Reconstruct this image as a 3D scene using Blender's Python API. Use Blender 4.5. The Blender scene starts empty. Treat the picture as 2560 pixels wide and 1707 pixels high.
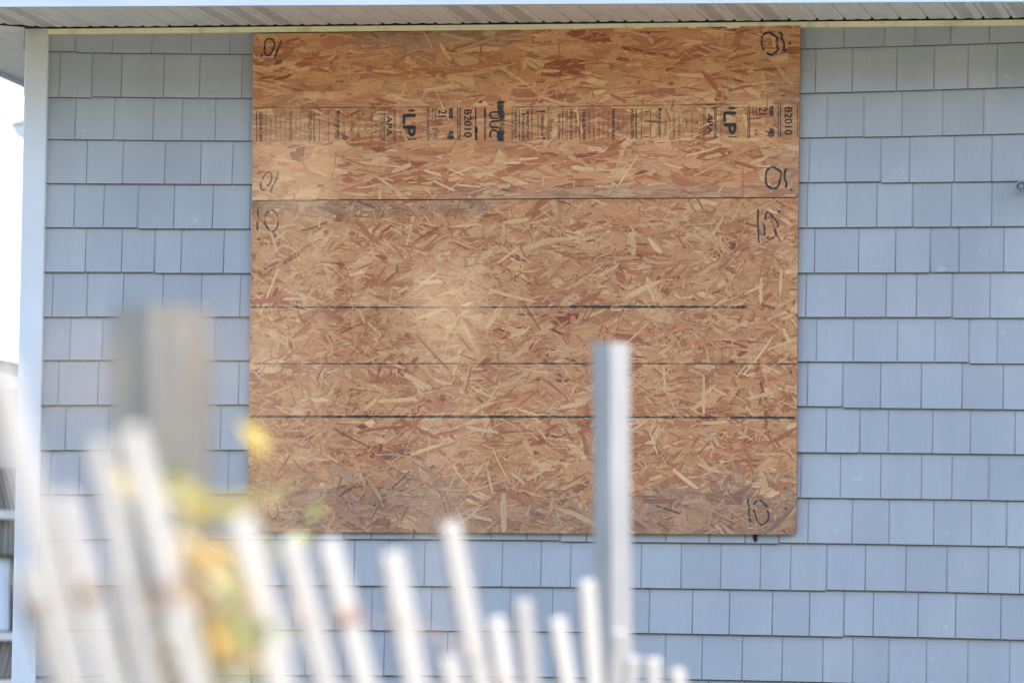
import bpy, math, random
import numpy as np
from mathutils import Vector, Matrix

random.seed(7)
RNG = np.random.default_rng(11)
scene = bpy.context.scene
COL = scene.collection

# ------------------------------------------------------------------ camera
FPX = 13791.2                       # focal length in pixels of a 2560 px wide frame
CAM = np.array([3.5636, -20.0223, 1.0])
AX = np.array([[0.984602273, 0.174324139, 0.0130175845],      # right
               [-0.000728893, -0.0703725688, 0.997520511],    # up
               [-0.174807986, 0.982170452, 0.0691619275]])    # forward
cam_data = bpy.data.cameras.new('camera')
cam = bpy.data.objects.new('camera', cam_data)
COL.objects.link(cam)
m = Matrix(((AX[0][0], AX[1][0], -AX[2][0], CAM[0]),
            (AX[0][1], AX[1][1], -AX[2][1], CAM[1]),
            (AX[0][2], AX[1][2], -AX[2][2], CAM[2]),
            (0, 0, 0, 1)))
cam.matrix_world = m
cam_data.sensor_fit = 'HORIZONTAL'
cam_data.sensor_width = 36.0
cam_data.lens = FPX / 2560 * 36.0
cam_data.clip_start = 0.1
cam_data.clip_end = 3000
cam_data.dof.use_dof = True
cam_data.dof.focus_distance = 20.38
cam_data.dof.aperture_fstop = 3.6
cam_data.dof.aperture_blades = 9
scene.camera = cam

# ------------------------------------------------------------------ light
SUN_AZ = math.radians(45)           # degrees behind the wall plane, from the right
SUN_EL = math.radians(44)
sdir = Vector((math.cos(SUN_AZ) * math.cos(SUN_EL), math.sin(SUN_AZ) * math.cos(SUN_EL), math.sin(SUN_EL)))
world = bpy.data.worlds.new('World')
scene.world = world
world.use_nodes = True
wn = world.node_tree
wn.nodes.clear()
wo = wn.nodes.new('ShaderNodeOutputWorld')
wb = wn.nodes.new('ShaderNodeBackground')
sky = wn.nodes.new('ShaderNodeTexSky')
sky.sky_type = 'NISHITA'
sky.sun_disc = False
sky.sun_elevation = SUN_EL
sky.sun_rotation = math.pi / 2 - SUN_AZ
sky.altitude = 0
sky.air_density = 1.0
sky.dust_density = 4.0
sky.ozone_density = 1.0
wb.inputs['Strength'].default_value = 0.15
wn.links.new(sky.outputs[0], wb.inputs[0])
wn.links.new(wb.outputs[0], wo.inputs[0])
sun_data = bpy.data.lights.new('sun', 'SUN')
sun_data.energy = 2.0
sun_data.angle = math.radians(0.6)
sun_data.color = (1.0, 0.96, 0.90)
sun = bpy.data.objects.new('sun', sun_data)
COL.objects.link(sun)
sun.rotation_euler = (-sdir).to_track_quat('-Z', 'Y').to_euler()
sun.location = (10, 0, 12)
scene.view_settings.view_transform = 'Standard'
scene.view_settings.look = 'None'
scene.view_settings.exposure = 2.63
scene.view_settings.gamma = 1.0
scene.cycles.max_bounces = 8
scene.cycles.transparent_max_bounces = 24


# ------------------------------------------------------------------ pixel helpers (2560 x 1707 photograph)
def ray(px, py):
    return AX[2] + AX[0] * (px - 1280) / FPX + AX[1] * (853.5 - py) / FPX


def on_y(px, py, y):
    d = ray(px, py)
    return Vector(CAM + d * ((y - CAM[1]) / d[1]))


def at_d(px, py, dist):
    return Vector(CAM + ray(px, py) * dist)


# ------------------------------------------------------------------ node helpers
def mat(name):
    mm = bpy.data.materials.new(name)
    mm.use_nodes = True
    nt = mm.node_tree
    return mm, nt, nt.nodes['Principled BSDF']


def N(nt, kind, **kw):
    n = nt.nodes.new(kind)
    for k, v in kw.items():
        if k in n.inputs.keys():
            n.inputs[k].default_value = v
        else:
            setattr(n, k, v)
    return n


def ramp(nt, fac, stops):
    r = nt.nodes.new('ShaderNodeValToRGB')
    e = r.color_ramp.elements
    while len(e) > 1:
        e.remove(e[-1])
    e[0].position = stops[0][0]
    e[0].color = (*stops[0][1], 1)
    for p, c in stops[1:]:
        x = e.new(p)
        x.color = (*c, 1)
    nt.links.new(fac, r.inputs[0])
    return r.outputs[0]


def coords(nt, kind='Object', scale=(1, 1, 1)):
    t = nt.nodes.new('ShaderNodeTexCoord')
    mp = nt.nodes.new('ShaderNodeMapping')
    mp.inputs['Scale'].default_value = scale
    nt.links.new(t.outputs[kind], mp.inputs[0])
    return mp.outputs[0]


def gpos(nt, scale=(1, 1, 1)):
    t = nt.nodes.new('ShaderNodeNewGeometry')
    mp = nt.nodes.new('ShaderNodeMapping')
    mp.inputs['Scale'].default_value = scale
    nt.links.new(t.outputs['Position'], mp.inputs[0])
    return mp.outputs[0]


def noise(nt, vec, scale, detail=4, rough=0.55):
    n = N(nt, 'ShaderNodeTexNoise', Scale=scale, Detail=detail, Roughness=rough)
    nt.links.new(vec, n.inputs['Vector'])
    return n.outputs[0]


def mul(nt, a, b, blend='MULTIPLY', fac=1.0):
    mx = nt.nodes.new('ShaderNodeMix')
    mx.data_type = 'RGBA'
    mx.blend_type = blend
    if isinstance(fac, (int, float)):
        mx.inputs[0].default_value = fac
    else:
        nt.links.new(fac, mx.inputs[0])
    for sock, v in ((mx.inputs[6], a), (mx.inputs[7], b)):
        if isinstance(v, tuple):
            sock.default_value = (*v, 1)
        else:
            nt.links.new(v, sock)
    return mx.outputs[2]


def bump(nt, bsdf, height, strength=0.3, dist=0.002):
    b = nt.nodes.new('ShaderNodeBump')
    b.inputs['Strength'].default_value = strength
    b.inputs['Distance'].default_value = dist
    nt.links.new(height, b.inputs['Height'])
    nt.links.new(b.outputs[0], bsdf.inputs['Normal'])


def simple(name, col, rough=0.7, var=0.12, scale=6.0, stretch=(1, 1, 1), bmp=0.0, spec=0.3):
    mm, nt, b = mat(name)
    v = gpos(nt, stretch)
    n = noise(nt, v, scale)
    lo = tuple(c * (1 - var) for c in col)
    hi = tuple(min(1, c * (1 + var)) for c in col)
    nt.links.new(ramp(nt, n, [(0.3, lo), (0.7, hi)]), b.inputs['Base Color'])
    b.inputs['Roughness'].default_value = rough
    b.inputs['Specular IOR Level'].default_value = spec
    if bmp:
        bump(nt, b, n, bmp)
    return mm


# ------------------------------------------------------------------ materials
def make_siding():
    mm, nt, b = mat('vinyl_siding')
    v = gpos(nt, (1, 1, 1))
    big = noise(nt, v, 2.2, 5)
    grain = noise(nt, gpos(nt, (260, 260, 9)), 1.0, 3)
    oi = nt.nodes.new('ShaderNodeObjectInfo')
    tone = ramp(nt, oi.outputs['Random'], [(0, (0.415, 0.424, 0.444)), (0.5, (0.442, 0.450, 0.470)), (1, (0.463, 0.470, 0.488))])
    c = mul(nt, tone, ramp(nt, big, [(0.3, (0.90, 0.90, 0.92)), (0.7, (1.05, 1.05, 1.03))]))
    c = mul(nt, c, ramp(nt, grain, [(0.35, (0.965, 0.965, 0.97)), (0.65, (1.02, 1.02, 1.02))]))
    streak = noise(nt, gpos(nt, (14, 14, 1.1)), 1.0, 4)
    c = mul(nt, c, ramp(nt, streak, [(0.3, (0.965, 0.965, 0.965)), (0.6, (1.01, 1.01, 1.01))]))
    spots = noise(nt, v, 17, 1)
    c = mul(nt, c, (0.62, 0.65, 0.69), 'MIX', ramp(nt, spots, [(0.735, (0, 0, 0)), (0.79, (0.25, 0.25, 0.25))]))
    nt.links.new(c, b.inputs['Base Color'])
    b.inputs['Roughness'].default_value = 0.55
    b.inputs['Specular IOR Level'].default_value = 0.25
    bump(nt, b, grain, 0.18, 0.0008)
    return mm


M_SIDING = make_siding()
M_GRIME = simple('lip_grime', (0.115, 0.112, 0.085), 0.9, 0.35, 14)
M_GROOVE = simple('joint_dust', (0.30, 0.315, 0.325), 0.9, 0.15, 9)


def make_white(name, col, stain=(0.45, 0.40, 0.22), thr=(0.62, 0.8), zstain=None):
    mm, nt, b = mat(name)
    v = gpos(nt)
    n = noise(nt, v, 3.0, 5)
    c = mul(nt, col, ramp(nt, n, [(0.3, (0.93, 0.93, 0.93)), (0.7, (1.03, 1.03, 1.03))]))
    s = noise(nt, gpos(nt, (1, 1, 0.25)), 16, 4)
    c = mul(nt, c, stain, 'MIX', ramp(nt, s, [(thr[0], (0, 0, 0)), (thr[1], (0.5, 0.5, 0.5))]))
    if zstain:                       # run-off stain under the eave, a mark on the vinyl itself
        sep = nt.nodes.new('ShaderNodeSeparateXYZ')
        nt.links.new(v, sep.inputs[0])
        mr = N(nt, 'ShaderNodeMapRange')
        mr.inputs['From Min'].default_value = zstain[0]
        mr.inputs['From Max'].default_value = zstain[1]
        nt.links.new(sep.outputs['Z'], mr.inputs['Value'])
        mm2 = N(nt, 'ShaderNodeMath', operation='MULTIPLY')
        nt.links.new(mr.outputs[0], mm2.inputs[0])
        nt.links.new(noise(nt, gpos(nt, (1, 1, 0.4)), 22, 4), mm2.inputs[1])
        c = mul(nt, c, (0.52, 0.46, 0.25), 'MIX', mm2.outputs[0])
    nt.links.new(c, b.inputs['Base Color'])
    b.inputs['Roughness'].default_value = 0.5
    b.inputs['Specular IOR Level'].default_value = 0.3
    return mm


M_WHITE = make_white('white_vinyl', (0.78, 0.79, 0.80), thr=(0.75, 0.95), zstain=(3.42, 3.62))
M_FASCIA = make_white('white_fascia', (0.80, 0.82, 0.84), thr=(0.8, 0.98))
M_TRIM = make_white('cream_trim', (0.93, 0.86, 0.54), stain=(0.30, 0.26, 0.12), thr=(0.55, 0.85))


def make_soffit(vented):
    mm, nt, b = mat('soffit_vented' if vented else 'soffit_plain')
    v = gpos(nt)
    n = noise(nt, gpos(nt, (3, 0.8, 1)), 7, 5)
    c = mul(nt, (0.88, 0.84, 0.745), ramp(nt, n, [(0.3, (0.94, 0.94, 0.92)), (0.7, (1.06, 1.06, 1.06))]))
    stn = noise(nt, gpos(nt, (10, 1.1, 1)), 3.0, 4)
    c = mul(nt, c, (0.36, 0.31, 0.19), 'MIX', ramp(nt, stn, [(0.56, (0, 0, 0)), (0.80, (0.22, 0.22, 0.22))]))
    if vented:                       # rows of small punched holes down the middle of each 4 in. face
        tc = nt.nodes.new('ShaderNodeUVMap')
        sep = nt.nodes.new('ShaderNodeSeparateXYZ')
        nt.links.new(tc.outputs[0], sep.inputs[0])

        def cell(sock, period):
            a = N(nt, 'ShaderNodeMath', operation='DIVIDE'); nt.links.new(sock, a.inputs[0]); a.inputs[1].default_value = period
            f = N(nt, 'ShaderNodeMath', operation='FRACT'); nt.links.new(a.outputs[0], f.inputs[0])
            s = N(nt, 'ShaderNodeMath', operation='SUBTRACT'); nt.links.new(f.outputs[0], s.inputs[0]); s.inputs[1].default_value = 0.5
            ab = N(nt, 'ShaderNodeMath', operation='ABSOLUTE'); nt.links.new(s.outputs[0], ab.inputs[0])
            return ab.outputs[0]

        def lt(sock, val):
            a = N(nt, 'ShaderNodeMath', operation='LESS_THAN'); nt.links.new(sock, a.inputs[0]); a.inputs[1].default_value = val
            return a.outputs[0]
        h = N(nt, 'ShaderNodeMath', operation='MULTIPLY')
        nt.links.new(lt(cell(sep.outputs[0], 0.0064), 0.23), h.inputs[0])
        nt.links.new(lt(cell(sep.outputs[1], 0.0064), 0.30), h.inputs[1])
        h2 = N(nt, 'ShaderNodeMath', operation='MULTIPLY')
        nt.links.new(h.outputs[0], h2.inputs[0])
        nt.links.new(lt(cell(sep.outputs[0], 0.1016), 0.27), h2.inputs[1])
        c = mul(nt, c, (0.07, 0.055, 0.03), 'MIX', h2.outputs[0])
    nt.links.new(c, b.inputs['Base Color'])
    b.inputs['Roughness'].default_value = 0.55
    return mm


M_SOFFIT = make_soffit(False)
M_SOFFIT_V = make_soffit(True)
M_DARK = simple('dark_void', (0.035, 0.034, 0.028), 0.95, 0.2)
M_ROOF = simple('roof_shingle', (0.12, 0.12, 0.125), 0.9, 0.35, 20, bmp=0.3)


def make_osb():
    mm, nt, b = mat('osb_strands')
    a = nt.nodes.new('ShaderNodeAttribute')
    a.attribute_name = 'Col'
    uv = nt.nodes.new('ShaderNodeUVMap')
    mp = nt.nodes.new('ShaderNodeMapping')
    mp.inputs['Scale'].default_value = (14, 420, 1)
    nt.links.new(uv.outputs[0], mp.inputs[0])
    g = noise(nt, mp.outputs[0], 1.0, 4, 0.6)
    c = mul(nt, a.outputs['Color'], ramp(nt, g, [(0.25, (0.74, 0.69, 0.65)), (0.5, (1, 1, 1)), (0.78, (1.14, 1.13, 1.12))]))
    fine = noise(nt, gpos(nt, (1, 1, 1)), 210, 3, 0.7)
    c = mul(nt, c, ramp(nt, fine, [(0.33, (0.80, 0.76, 0.73)), (0.5, (1, 1, 1)), (0.7, (1.07, 1.07, 1.07))]))
    w = noise(nt, gpos(nt, (1, 1, 1.6)), 1.7, 4)
    c = mul(nt, c, ramp(nt, w, [(0.3, (0.92, 0.90, 0.90)), (0.7, (1.05, 1.05, 1.04))]))
    nt.links.new(c, b.inputs['Base Color'])
    b.inputs['Roughness'].default_value = 0.75
    b.inputs['Specular IOR Level'].default_value = 0.2
    bump(nt, b, g, 0.35, 0.0012)
    return mm


M_OSB = make_osb()
M_OSB_BASE = simple('osb_under_layer', (0.55, 0.25, 0.115), 0.9, 0.2, 30, (1, 1, 5))
M_OSB_EDGE = simple('osb_edge', (0.34, 0.17, 0.08), 0.9, 0.4, 60, (1, 1, 4))


def make_ink(name, col, lo, hi, scale=90):
    mm, nt, b = mat(name)
    b.inputs['Base Color'].default_value = (*col, 1)
    b.inputs['Roughness'].default_value = 0.7
    n = noise(nt, gpos(nt, (1, 1, 1)), scale, 3, 0.7)
    n2 = noise(nt, gpos(nt, (0.6, 1, 2.0)), 17, 3, 0.6)
    ad = N(nt, 'ShaderNodeMath', operation='ADD'); nt.links.new(n, ad.inputs[0]); nt.links.new(n2, ad.inputs[1])
    hf = N(nt, 'ShaderNodeMath', operation='MULTIPLY'); nt.links.new(ad.outputs[0], hf.inputs[0]); hf.inputs[1].default_value = 0.5
    nt.links.new(ramp(nt, hf.outputs[0], [(lo, (0, 0, 0)), (hi, (1, 1, 1))]), b.inputs['Alpha'])
    return mm


M_INK = make_ink('stamp_ink', (0.030, 0.036, 0.040), 0.34, 0.56)
M_INK_FAINT = make_ink('stamp_ink_worn', (0.050, 0.052, 0.042), 0.36, 0.60)
M_MARKER = make_ink('marker_ink', (0.030, 0.038, 0.044), 0.385, 0.49, 120)
M_LINE = make_ink('chalk_line', (0.030, 0.045, 0.036), 0.36, 0.52, 100)
M_LINE_FAINT = make_ink('chalk_line_worn', (0.05, 0.06, 0.05), 0.37, 0.56, 100)
M_SCREW = simple('screw_head', (0.045, 0.10, 0.10), 0.5, 0.2)
M_PICKET = None


def make_wood(name, light, dark, scale=1.0, rust=False):
    mm, nt, b = mat(name)
    v = coords(nt, 'Object', (55 * scale, 55 * scale, 3.2 * scale))
    g = noise(nt, v, 1.0, 5, 0.6)
    oi = nt.nodes.new('ShaderNodeObjectInfo')
    c = ramp(nt, g, [(0.28, dark), (0.62, light)])
    c = mul(nt, c, ramp(nt, oi.outputs['Random'], [(0, (0.88, 0.87, 0.86)), (1, (1.06, 1.05, 1.03))]))
    if rust:
        s = noise(nt, coords(nt, 'Object', (6, 6, 2.6)), 1.6, 3)
        c = mul(nt, c, (0.36, 0.20, 0.11), 'MIX', ramp(nt, s, [(0.62, (0, 0, 0)), (0.78, (0.5, 0.5, 0.5))]))
    nt.links.new(c, b.inputs['Base Color'])
    b.inputs['Roughness'].default_value = 0.85
    b.inputs['Specular IOR Level'].default_value = 0.2
    bump(nt, b, g, 0.4, 0.002)
    return mm


M_PICKET = make_wood('weathered_picket', (0.34, 0.338, 0.333), (0.215, 0.21, 0.20), 1.0, True)
M_POST = make_wood('weathered_post', (0.42, 0.395, 0.355), (0.19, 0.175, 0.145), 0.35)
M_STAKE = make_wood('grey_stake', (0.375, 0.375, 0.375), (0.275, 0.275, 0.275), 1.0)
M_WIRE = simple('rusty_wire', (0.30, 0.20, 0.14), 0.85, 0.3, 80)


def make_sand():
    mm, nt, b = mat('dune_sand')
    v = gpos(nt)
    n = noise(nt, v, 0.6, 8, 0.6)
    f = noise(nt, v, 35, 6, 0.7)
    c = ramp(nt, n, [(0.32, (0.060, 0.062, 0.050)), (0.5, (0.090, 0.088, 0.076)), (0.72, (0.135, 0.130, 0.112))])
    sep = nt.nodes.new('ShaderNodeSeparateXYZ')
    nt.links.new(v, sep.inputs[0])
    mr = N(nt, 'ShaderNodeMapRange')
    mr.inputs['From Min'].default_value = -23.0
    mr.inputs['From Max'].default_value = -27.0
    nt.links.new(sep.outputs['Y'], mr.inputs['Value'])
    c = mul(nt, c, ramp(nt, noise(nt, v, 3.0, 5), [(0.35, (0.030, 0.042, 0.018)), (0.7, (0.075, 0.085, 0.040))]), 'MIX', mr.outputs[0])  # dark scrub colour for the added light-blocking rise
    c = mul(nt, c, ramp(nt, f, [(0.3, (0.85, 0.85, 0.84)), (0.7, (1.06, 1.06, 1.06))]))
    nt.links.new(c, b.inputs['Base Color'])
    b.inputs['Roughness'].default_value = 0.95
    bump(nt, b, f, 0.5, 0.02)
    return mm


M_SAND = make_sand()


def make_leaf(name, col, tr=0.45):
    mm, nt, b = mat(name)
    n = noise(nt, gpos(nt), 45, 3)
    c = ramp(nt, n, [(0.3, tuple(x * 0.75 for x in col)), (0.7, tuple(min(1, x * 1.15) for x in col))])
    nt.links.new(c, b.inputs['Base Color'])
    b.inputs['Roughness'].default_value = 0.55
    t = nt.nodes.new('ShaderNodeBsdfTranslucent')
    nt.links.new(c, t.inputs[0])
    mx = nt.nodes.new('ShaderNodeMixShader')
    mx.inputs[0].default_value = tr
    nt.links.new(b.outputs[0], mx.inputs[1])
    nt.links.new(t.outputs[0], mx.inputs[2])
    nt.links.new(mx.outputs[0], nt.nodes['Material Output'].inputs[0])
    return mm


LEAVES = {'lime': make_leaf('leaf_lime', (0.18, 0.195, 0.065)), 'yellow': make_leaf('leaf_yellow', (0.28, 0.225, 0.075)),
          'orange': make_leaf('leaf_orange', (0.36, 0.22, 0.07)), 'green': make_leaf('leaf_green', (0.17, 0.17, 0.075)),
          'brown': make_leaf('leaf_brown', (0.22, 0.155, 0.10))}
M_STEM = simple('plant_stem', (0.15, 0.13, 0.06), 0.8, 0.25, 40)
M_DRYGRASS = make_leaf('dry_grass_straw', (0.80, 0.70, 0.55), 0.5)
M_CEDAR = make_wood('cedar_grey', (0.33, 0.29, 0.26), (0.20, 0.17, 0.15), 0.8)
M_GLASS, _nt, _b = mat('window_glass')
_b.inputs['Base Color'].default_value = (0.74, 0.77, 0.82, 1)
_b.inputs['Metallic'].default_value = 0.0
_b.inputs['Roughness'].default_value = 0.12
M_BROWNFRAME = simple('brown_frame', (0.075, 0.06, 0.045), 0.6, 0.2)
M_PALE = simple('pale_trim', (0.72, 0.68, 0.62), 0.6, 0.08)
M_METAL = simple('dull_metal', (0.33, 0.34, 0.34), 0.55, 0.4, 60)
M_METAL.node_tree.nodes['Principled BSDF'].inputs['Metallic'].default_value = 0.6
M_BLACK = simple('black_strap', (0.012, 0.014, 0.016), 0.6, 0.2)
M_CABLE = simple('cable_sheath', (0.25, 0.27, 0.27), 0.7, 0.1)


# ------------------------------------------------------------------ mesh helpers
class MB:
    def __init__(self):
        self.v, self.f, self.mi, self.uv = [], [], [], {}

    def face(self, pts, mi=0, uv=None):
        i = len(self.v)
        self.v += [tuple(p) for p in pts]
        self.f.append(tuple(range(i, i + len(pts))))
        self.mi.append(mi)
        if uv:
            self.uv[len(self.f) - 1] = uv

    def hexa(self, p, mi=0, mis=None):
        """p: 8 corners, 0-3 one ring, 4-7 the matching ring"""
        i = len(self.v)
        self.v += [tuple(q) for q in p]
        fs = [(0, 3, 2, 1), (4, 5, 6, 7), (0, 1, 5, 4), (1, 2, 6, 5), (2, 3, 7, 6), (3, 0, 4, 7)]
        for k, q in enumerate(fs):
            self.f.append(tuple(i + a for a in q))
            self.mi.append(mis[k] if mis else mi)

    def box(self, lo, hi, mi=0):
        x0, y0, z0 = lo
        x1, y1, z1 = hi
        self.hexa([(x0, y0, z0), (x1, y0, z0), (x1, y1, z0), (x0, y1, z0),
                   (x0, y0, z1), (x1, y0, z1), (x1, y1, z1), (x0, y1, z1)], mi)

    def tube(self, pts, rad, n=8, mi=0):
        pts = [Vector(p) for p in pts]
        rad = rad if isinstance(rad, (list, tuple)) else [rad] * len(pts)
        i0 = len(self.v)
        for k, p in enumerate(pts):
            t = (pts[min(k + 1, len(pts) - 1)] - pts[max(k - 1, 0)]).normalized()
            a = t.cross(Vector((0.31, 0.93, 0.2))).normalized()
            b = t.cross(a)
            for j in range(n):
                an = 2 * math.pi * j / n
                self.v.append(tuple(p + (a * math.cos(an) + b * math.sin(an)) * rad[k]))
        for k in range(len(pts) - 1):
            for j in range(n):
                self.f.append((i0 + k * n + j, i0 + k * n + (j + 1) % n, i0 + (k + 1) * n + (j + 1) % n, i0 + (k + 1) * n + j))
                self.mi.append(mi)
        self.f.append(tuple(i0 + j for j in reversed(range(n)))); self.mi.append(mi)
        self.f.append(tuple(i0 + (len(pts) - 1) * n + j for j in range(n))); self.mi.append(mi)

    def build(self, name, mats, parent=None, smooth=False, loc=None):
        me = bpy.data.meshes.new(name)
        vs = self.v
        if loc is not None:
            vs = [(a - loc[0], b - loc[1], c - loc[2]) for a, b, c in vs]
        me.from_pydata(vs, [], self.f)
        for mm in (mats if isinstance(mats, (list, tuple)) else [mats]):
            me.materials.append(mm)
        me.polygons.foreach_set('material_index', self.mi)
        if self.uv:
            ul = me.uv_layers.new(name='UVMap')
            for fi, uvs in self.uv.items():
                for li, q in zip(me.polygons[fi].loop_indices, uvs):
                    ul.data[li].uv = q
        if smooth:
            me.polygons.foreach_set('use_smooth', [True] * len(me.polygons))
        me.update()
        o = bpy.data.objects.new(name, me)
        COL.objects.link(o)
        if loc is not None:
            o.location = loc
        if parent is not None:
            o.parent = parent
        return o


def empty(name, loc=(0, 0, 0)):
    o = bpy.data.objects.new(name, None)
    o.empty_display_size = 0.2
    o.location = loc
    COL.objects.link(o)
    return o


def tag(o, label=None, cat=None, group=None, kind=None):
    for k, v in (('label', label), ('category', cat), ('group', group), ('kind', kind)):
        if v:
            o[k] = v
    return o


# ------------------------------------------------------------------ ground
def ground_z(x, y):
    t = min(max((-25.0 - y) / 21.0, 0.0), 1.0)  # added rise behind the camera, out of view, blocks low sky light
    return 16.0 * t * t * (3 - 2 * t) + 0.05 * math.sin(0.5 * x + 1.0) * math.cos(0.37 * y) + 0.03 * math.sin(1.3 * x + 0.7 * y)


g = MB()
xs = [-900, -300, -90, -40] + list(np.linspace(-24, 24, 61)) + [40, 90, 300, 900]
ys = [-900, -300, -90, -60] + list(np.linspace(-50, -31, 12)) + list(np.linspace(-30, 20, 61)) + [40, 90, 300, 900]
for yy in ys:
    for xx in xs:
        near = max(0.0, 1 - max(0, abs(xx) - 10) / 14)
        g.v.append((float(xx), float(yy), ground_z(xx, yy) * (near if yy > -25.0 else 1.0)))
nx = len(xs)
for j in range(len(ys) - 1):
    for i in range(nx - 1):
        g.f.append((j * nx + i, j * nx + i + 1, (j + 1) * nx + i + 1, (j + 1) * nx + i)); g.mi.append(0)
tag(g.build('ground', M_SAND, smooth=True), kind='structure')

# ------------------------------------------------------------------ beach house
house = empty('beach_house')
tag(house, 'blue-grey shingle-sided house with cream soffit and white corner board', 'house')

Z_TRIM0 = on_y(1250, 76, -0.035).z
Z_TRIM1 = on_y(1250, 62.5, -0.035).z
XC_L, XC_R = on_y(62, 100, -0.03).x, on_y(120.5, 100, -0.03).x
HX1 = 6.4

w = MB()
w.box((XC_L + 0.02, 0.0, -0.2), (HX1, 7.0, Z_TRIM1 + 0.25))
siding = w.build('siding_wall', M_GROOVE, house)

# course bottoms in photo pixels at three columns
ROWS = {130: [132, 243, 351.5, 461.7, 572, 682, 793, 903.4, 1015.4, 1126, 1237, 1350, 1464, 1576, 1691, 1806],
        2000: [123.6, 236, 348, 459.5, 570, 682, 794.7, 907, 1018, 1131.3, 1245, 1359.2, 1474.4, 1588.5, 1703, 1818],
        2560: [107, 220, 336.6, 452.8, 566, 680.6, 794.4, 908.8, 1023.4, 1137, 1252.5, 1368, 1485.7, 1602, 1719, 1836]}
YF = -0.014


def row_y(i, x):
    if i < 0:
        return 74.0
    a, b, c = ROWS[130][i], ROWS[2000][i], ROWS[2560][i]
    s1 = (b - a) / 1870.0
    s2 = (c - b) / 560.0
    q = (s2 - s1) / 2430.0
    x = min(max(x, -100), 2700)
    return a + s1 * (x - 130) + q * (x - 130) * (x - 2000)


K = 3.357


def seg(base, vals):
    return [base + v / K for v in vals]


J = {
    0: seg(0, [630, 945, 1275, 1605, 1930]) + [645, 793, 885, 990, 1080, 1180, 1275, 1370, 1450, 1550, 1640, 1740, 1830, 1920] + seg(1860, [505, 838, 1180, 1435, 1735, 2058]),
    1: seg(0, [500, 770, 1020, 1375, 1675, 2030]) + ['gap'] + seg(1860, [600, 910, 1282, 1595, 1880, 2125]),
    2: seg(0, [632, 957, 1285, 1528, 1808, 2098]) + ['gap'] + seg(1860, [697, 1003, 1325, 1668, 2012]),
    3: seg(0, [728, 1030, 1383, 1685, 1950]) + ['gap'] + seg(1860, [548, 853, 1145, 1390, 1765, 2080]),
    4: seg(0, [622, 870, 1155, 1460, 1785, 2098]) + ['gap'] + seg(1860, [530, 862, 1115, 1412, 1740, 2080]),
    5: seg(0, [718, 1022, 1295, 1520, 1878]) + ['gap'] + seg(1860, [592, 962, 1272, 1560, 1805, 2180]),
    6: seg(0, [440, 728, 1033, 1365, 1690, 2015]) + ['gap'] + seg(1860, [520, 853, 1193, 1448, 1745, 2065]),
    7: seg(0, [588, 858, 1180, 1500, 1800]) + ['gap'] + seg(1860, [608, 918, 1287, 1603, 1885, 2125]),
    8: seg(0, [490, 822, 1150, 1450, 1730, 2003]) + ['gap'] + seg(1860, [533, 825, 1145, 1488, 1830, 2175]),
    9: seg(0, [550, 910, 1220, 1540, 1850]) + ['gap'] + seg(1860, [690, 968, 1210, 1583, 1900, 2275]),
    10: seg(0, [422, 665, 960, 1290, 1620, 1915]) + ['gap'] + seg(1860, [478, 808, 1147, 1490, 1745, 2050]),
    11: seg(0, [560, 860, 1180, 1480, 1740, 1975]) + seg(600, [300, 600, 872, 1105, 1460, 1770, 2110]) + seg(1250, [230, 503, 728, 1090, 1395, 1757, 2060, 2340]) + seg(1860, [538, 907, 1218, 1592, 1907, 2200]),
    12: seg(0, [575, 880, 1180, 1500, 1760, 1985]) + seg(600, [382, 712, 960, 1245, 1548, 1880, 2200]) + seg(1250, [345, 592, 880, 1185, 1520, 1852, 2185]) + seg(1860, [390, 690, 1018, 1358, 1703, 2050, 2315]),
    13: seg(0, [635, 960, 1250, 1580, 1850, 2100]) + seg(600, [445, 795, 1105, 1360, 1605, 1920, 2265]) + seg(1250, [440, 730, 1020, 1253, 1615, 1925, 2285]) + seg(1860, [550, 835, 1085, 1460, 1775, 2155]),
    14: seg(0, [740, 1010, 1300, 1640, 1900]) + seg(600, [240, 545, 872, 1208, 1480, 1740, 2045]) + seg(1250, [180, 460, 760, 1098, 1385, 1695, 2032]) + seg(1860, [320, 662, 912, 1210, 1530, 1878, 2230]),
    15: [190, 265, 360, 455, 540, 640, 730, 830, 925, 1010, 1110, 1200, 1290, 1390, 1485, 1575, 1680, 1770, 1860, 1960, 2050, 2150, 2245, 2340, 2440, 2530],
}
BREAKS = {0: [190], 1: [237], 2: [2158], 3: [2201], 4: [344, 2281], 5: [386, 2325], 6: [217, 2380], 7: [2421], 8: [2106], 9: [2148],
          10: [2471], 11: [860, 1400, 1948, 2515], 12: [971, 2065], 13: [1554, 2109], 14: [1662, 2220], 15: [1290]}
GAP = 0.0042
n_sh = 0
rest = MB()
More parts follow.
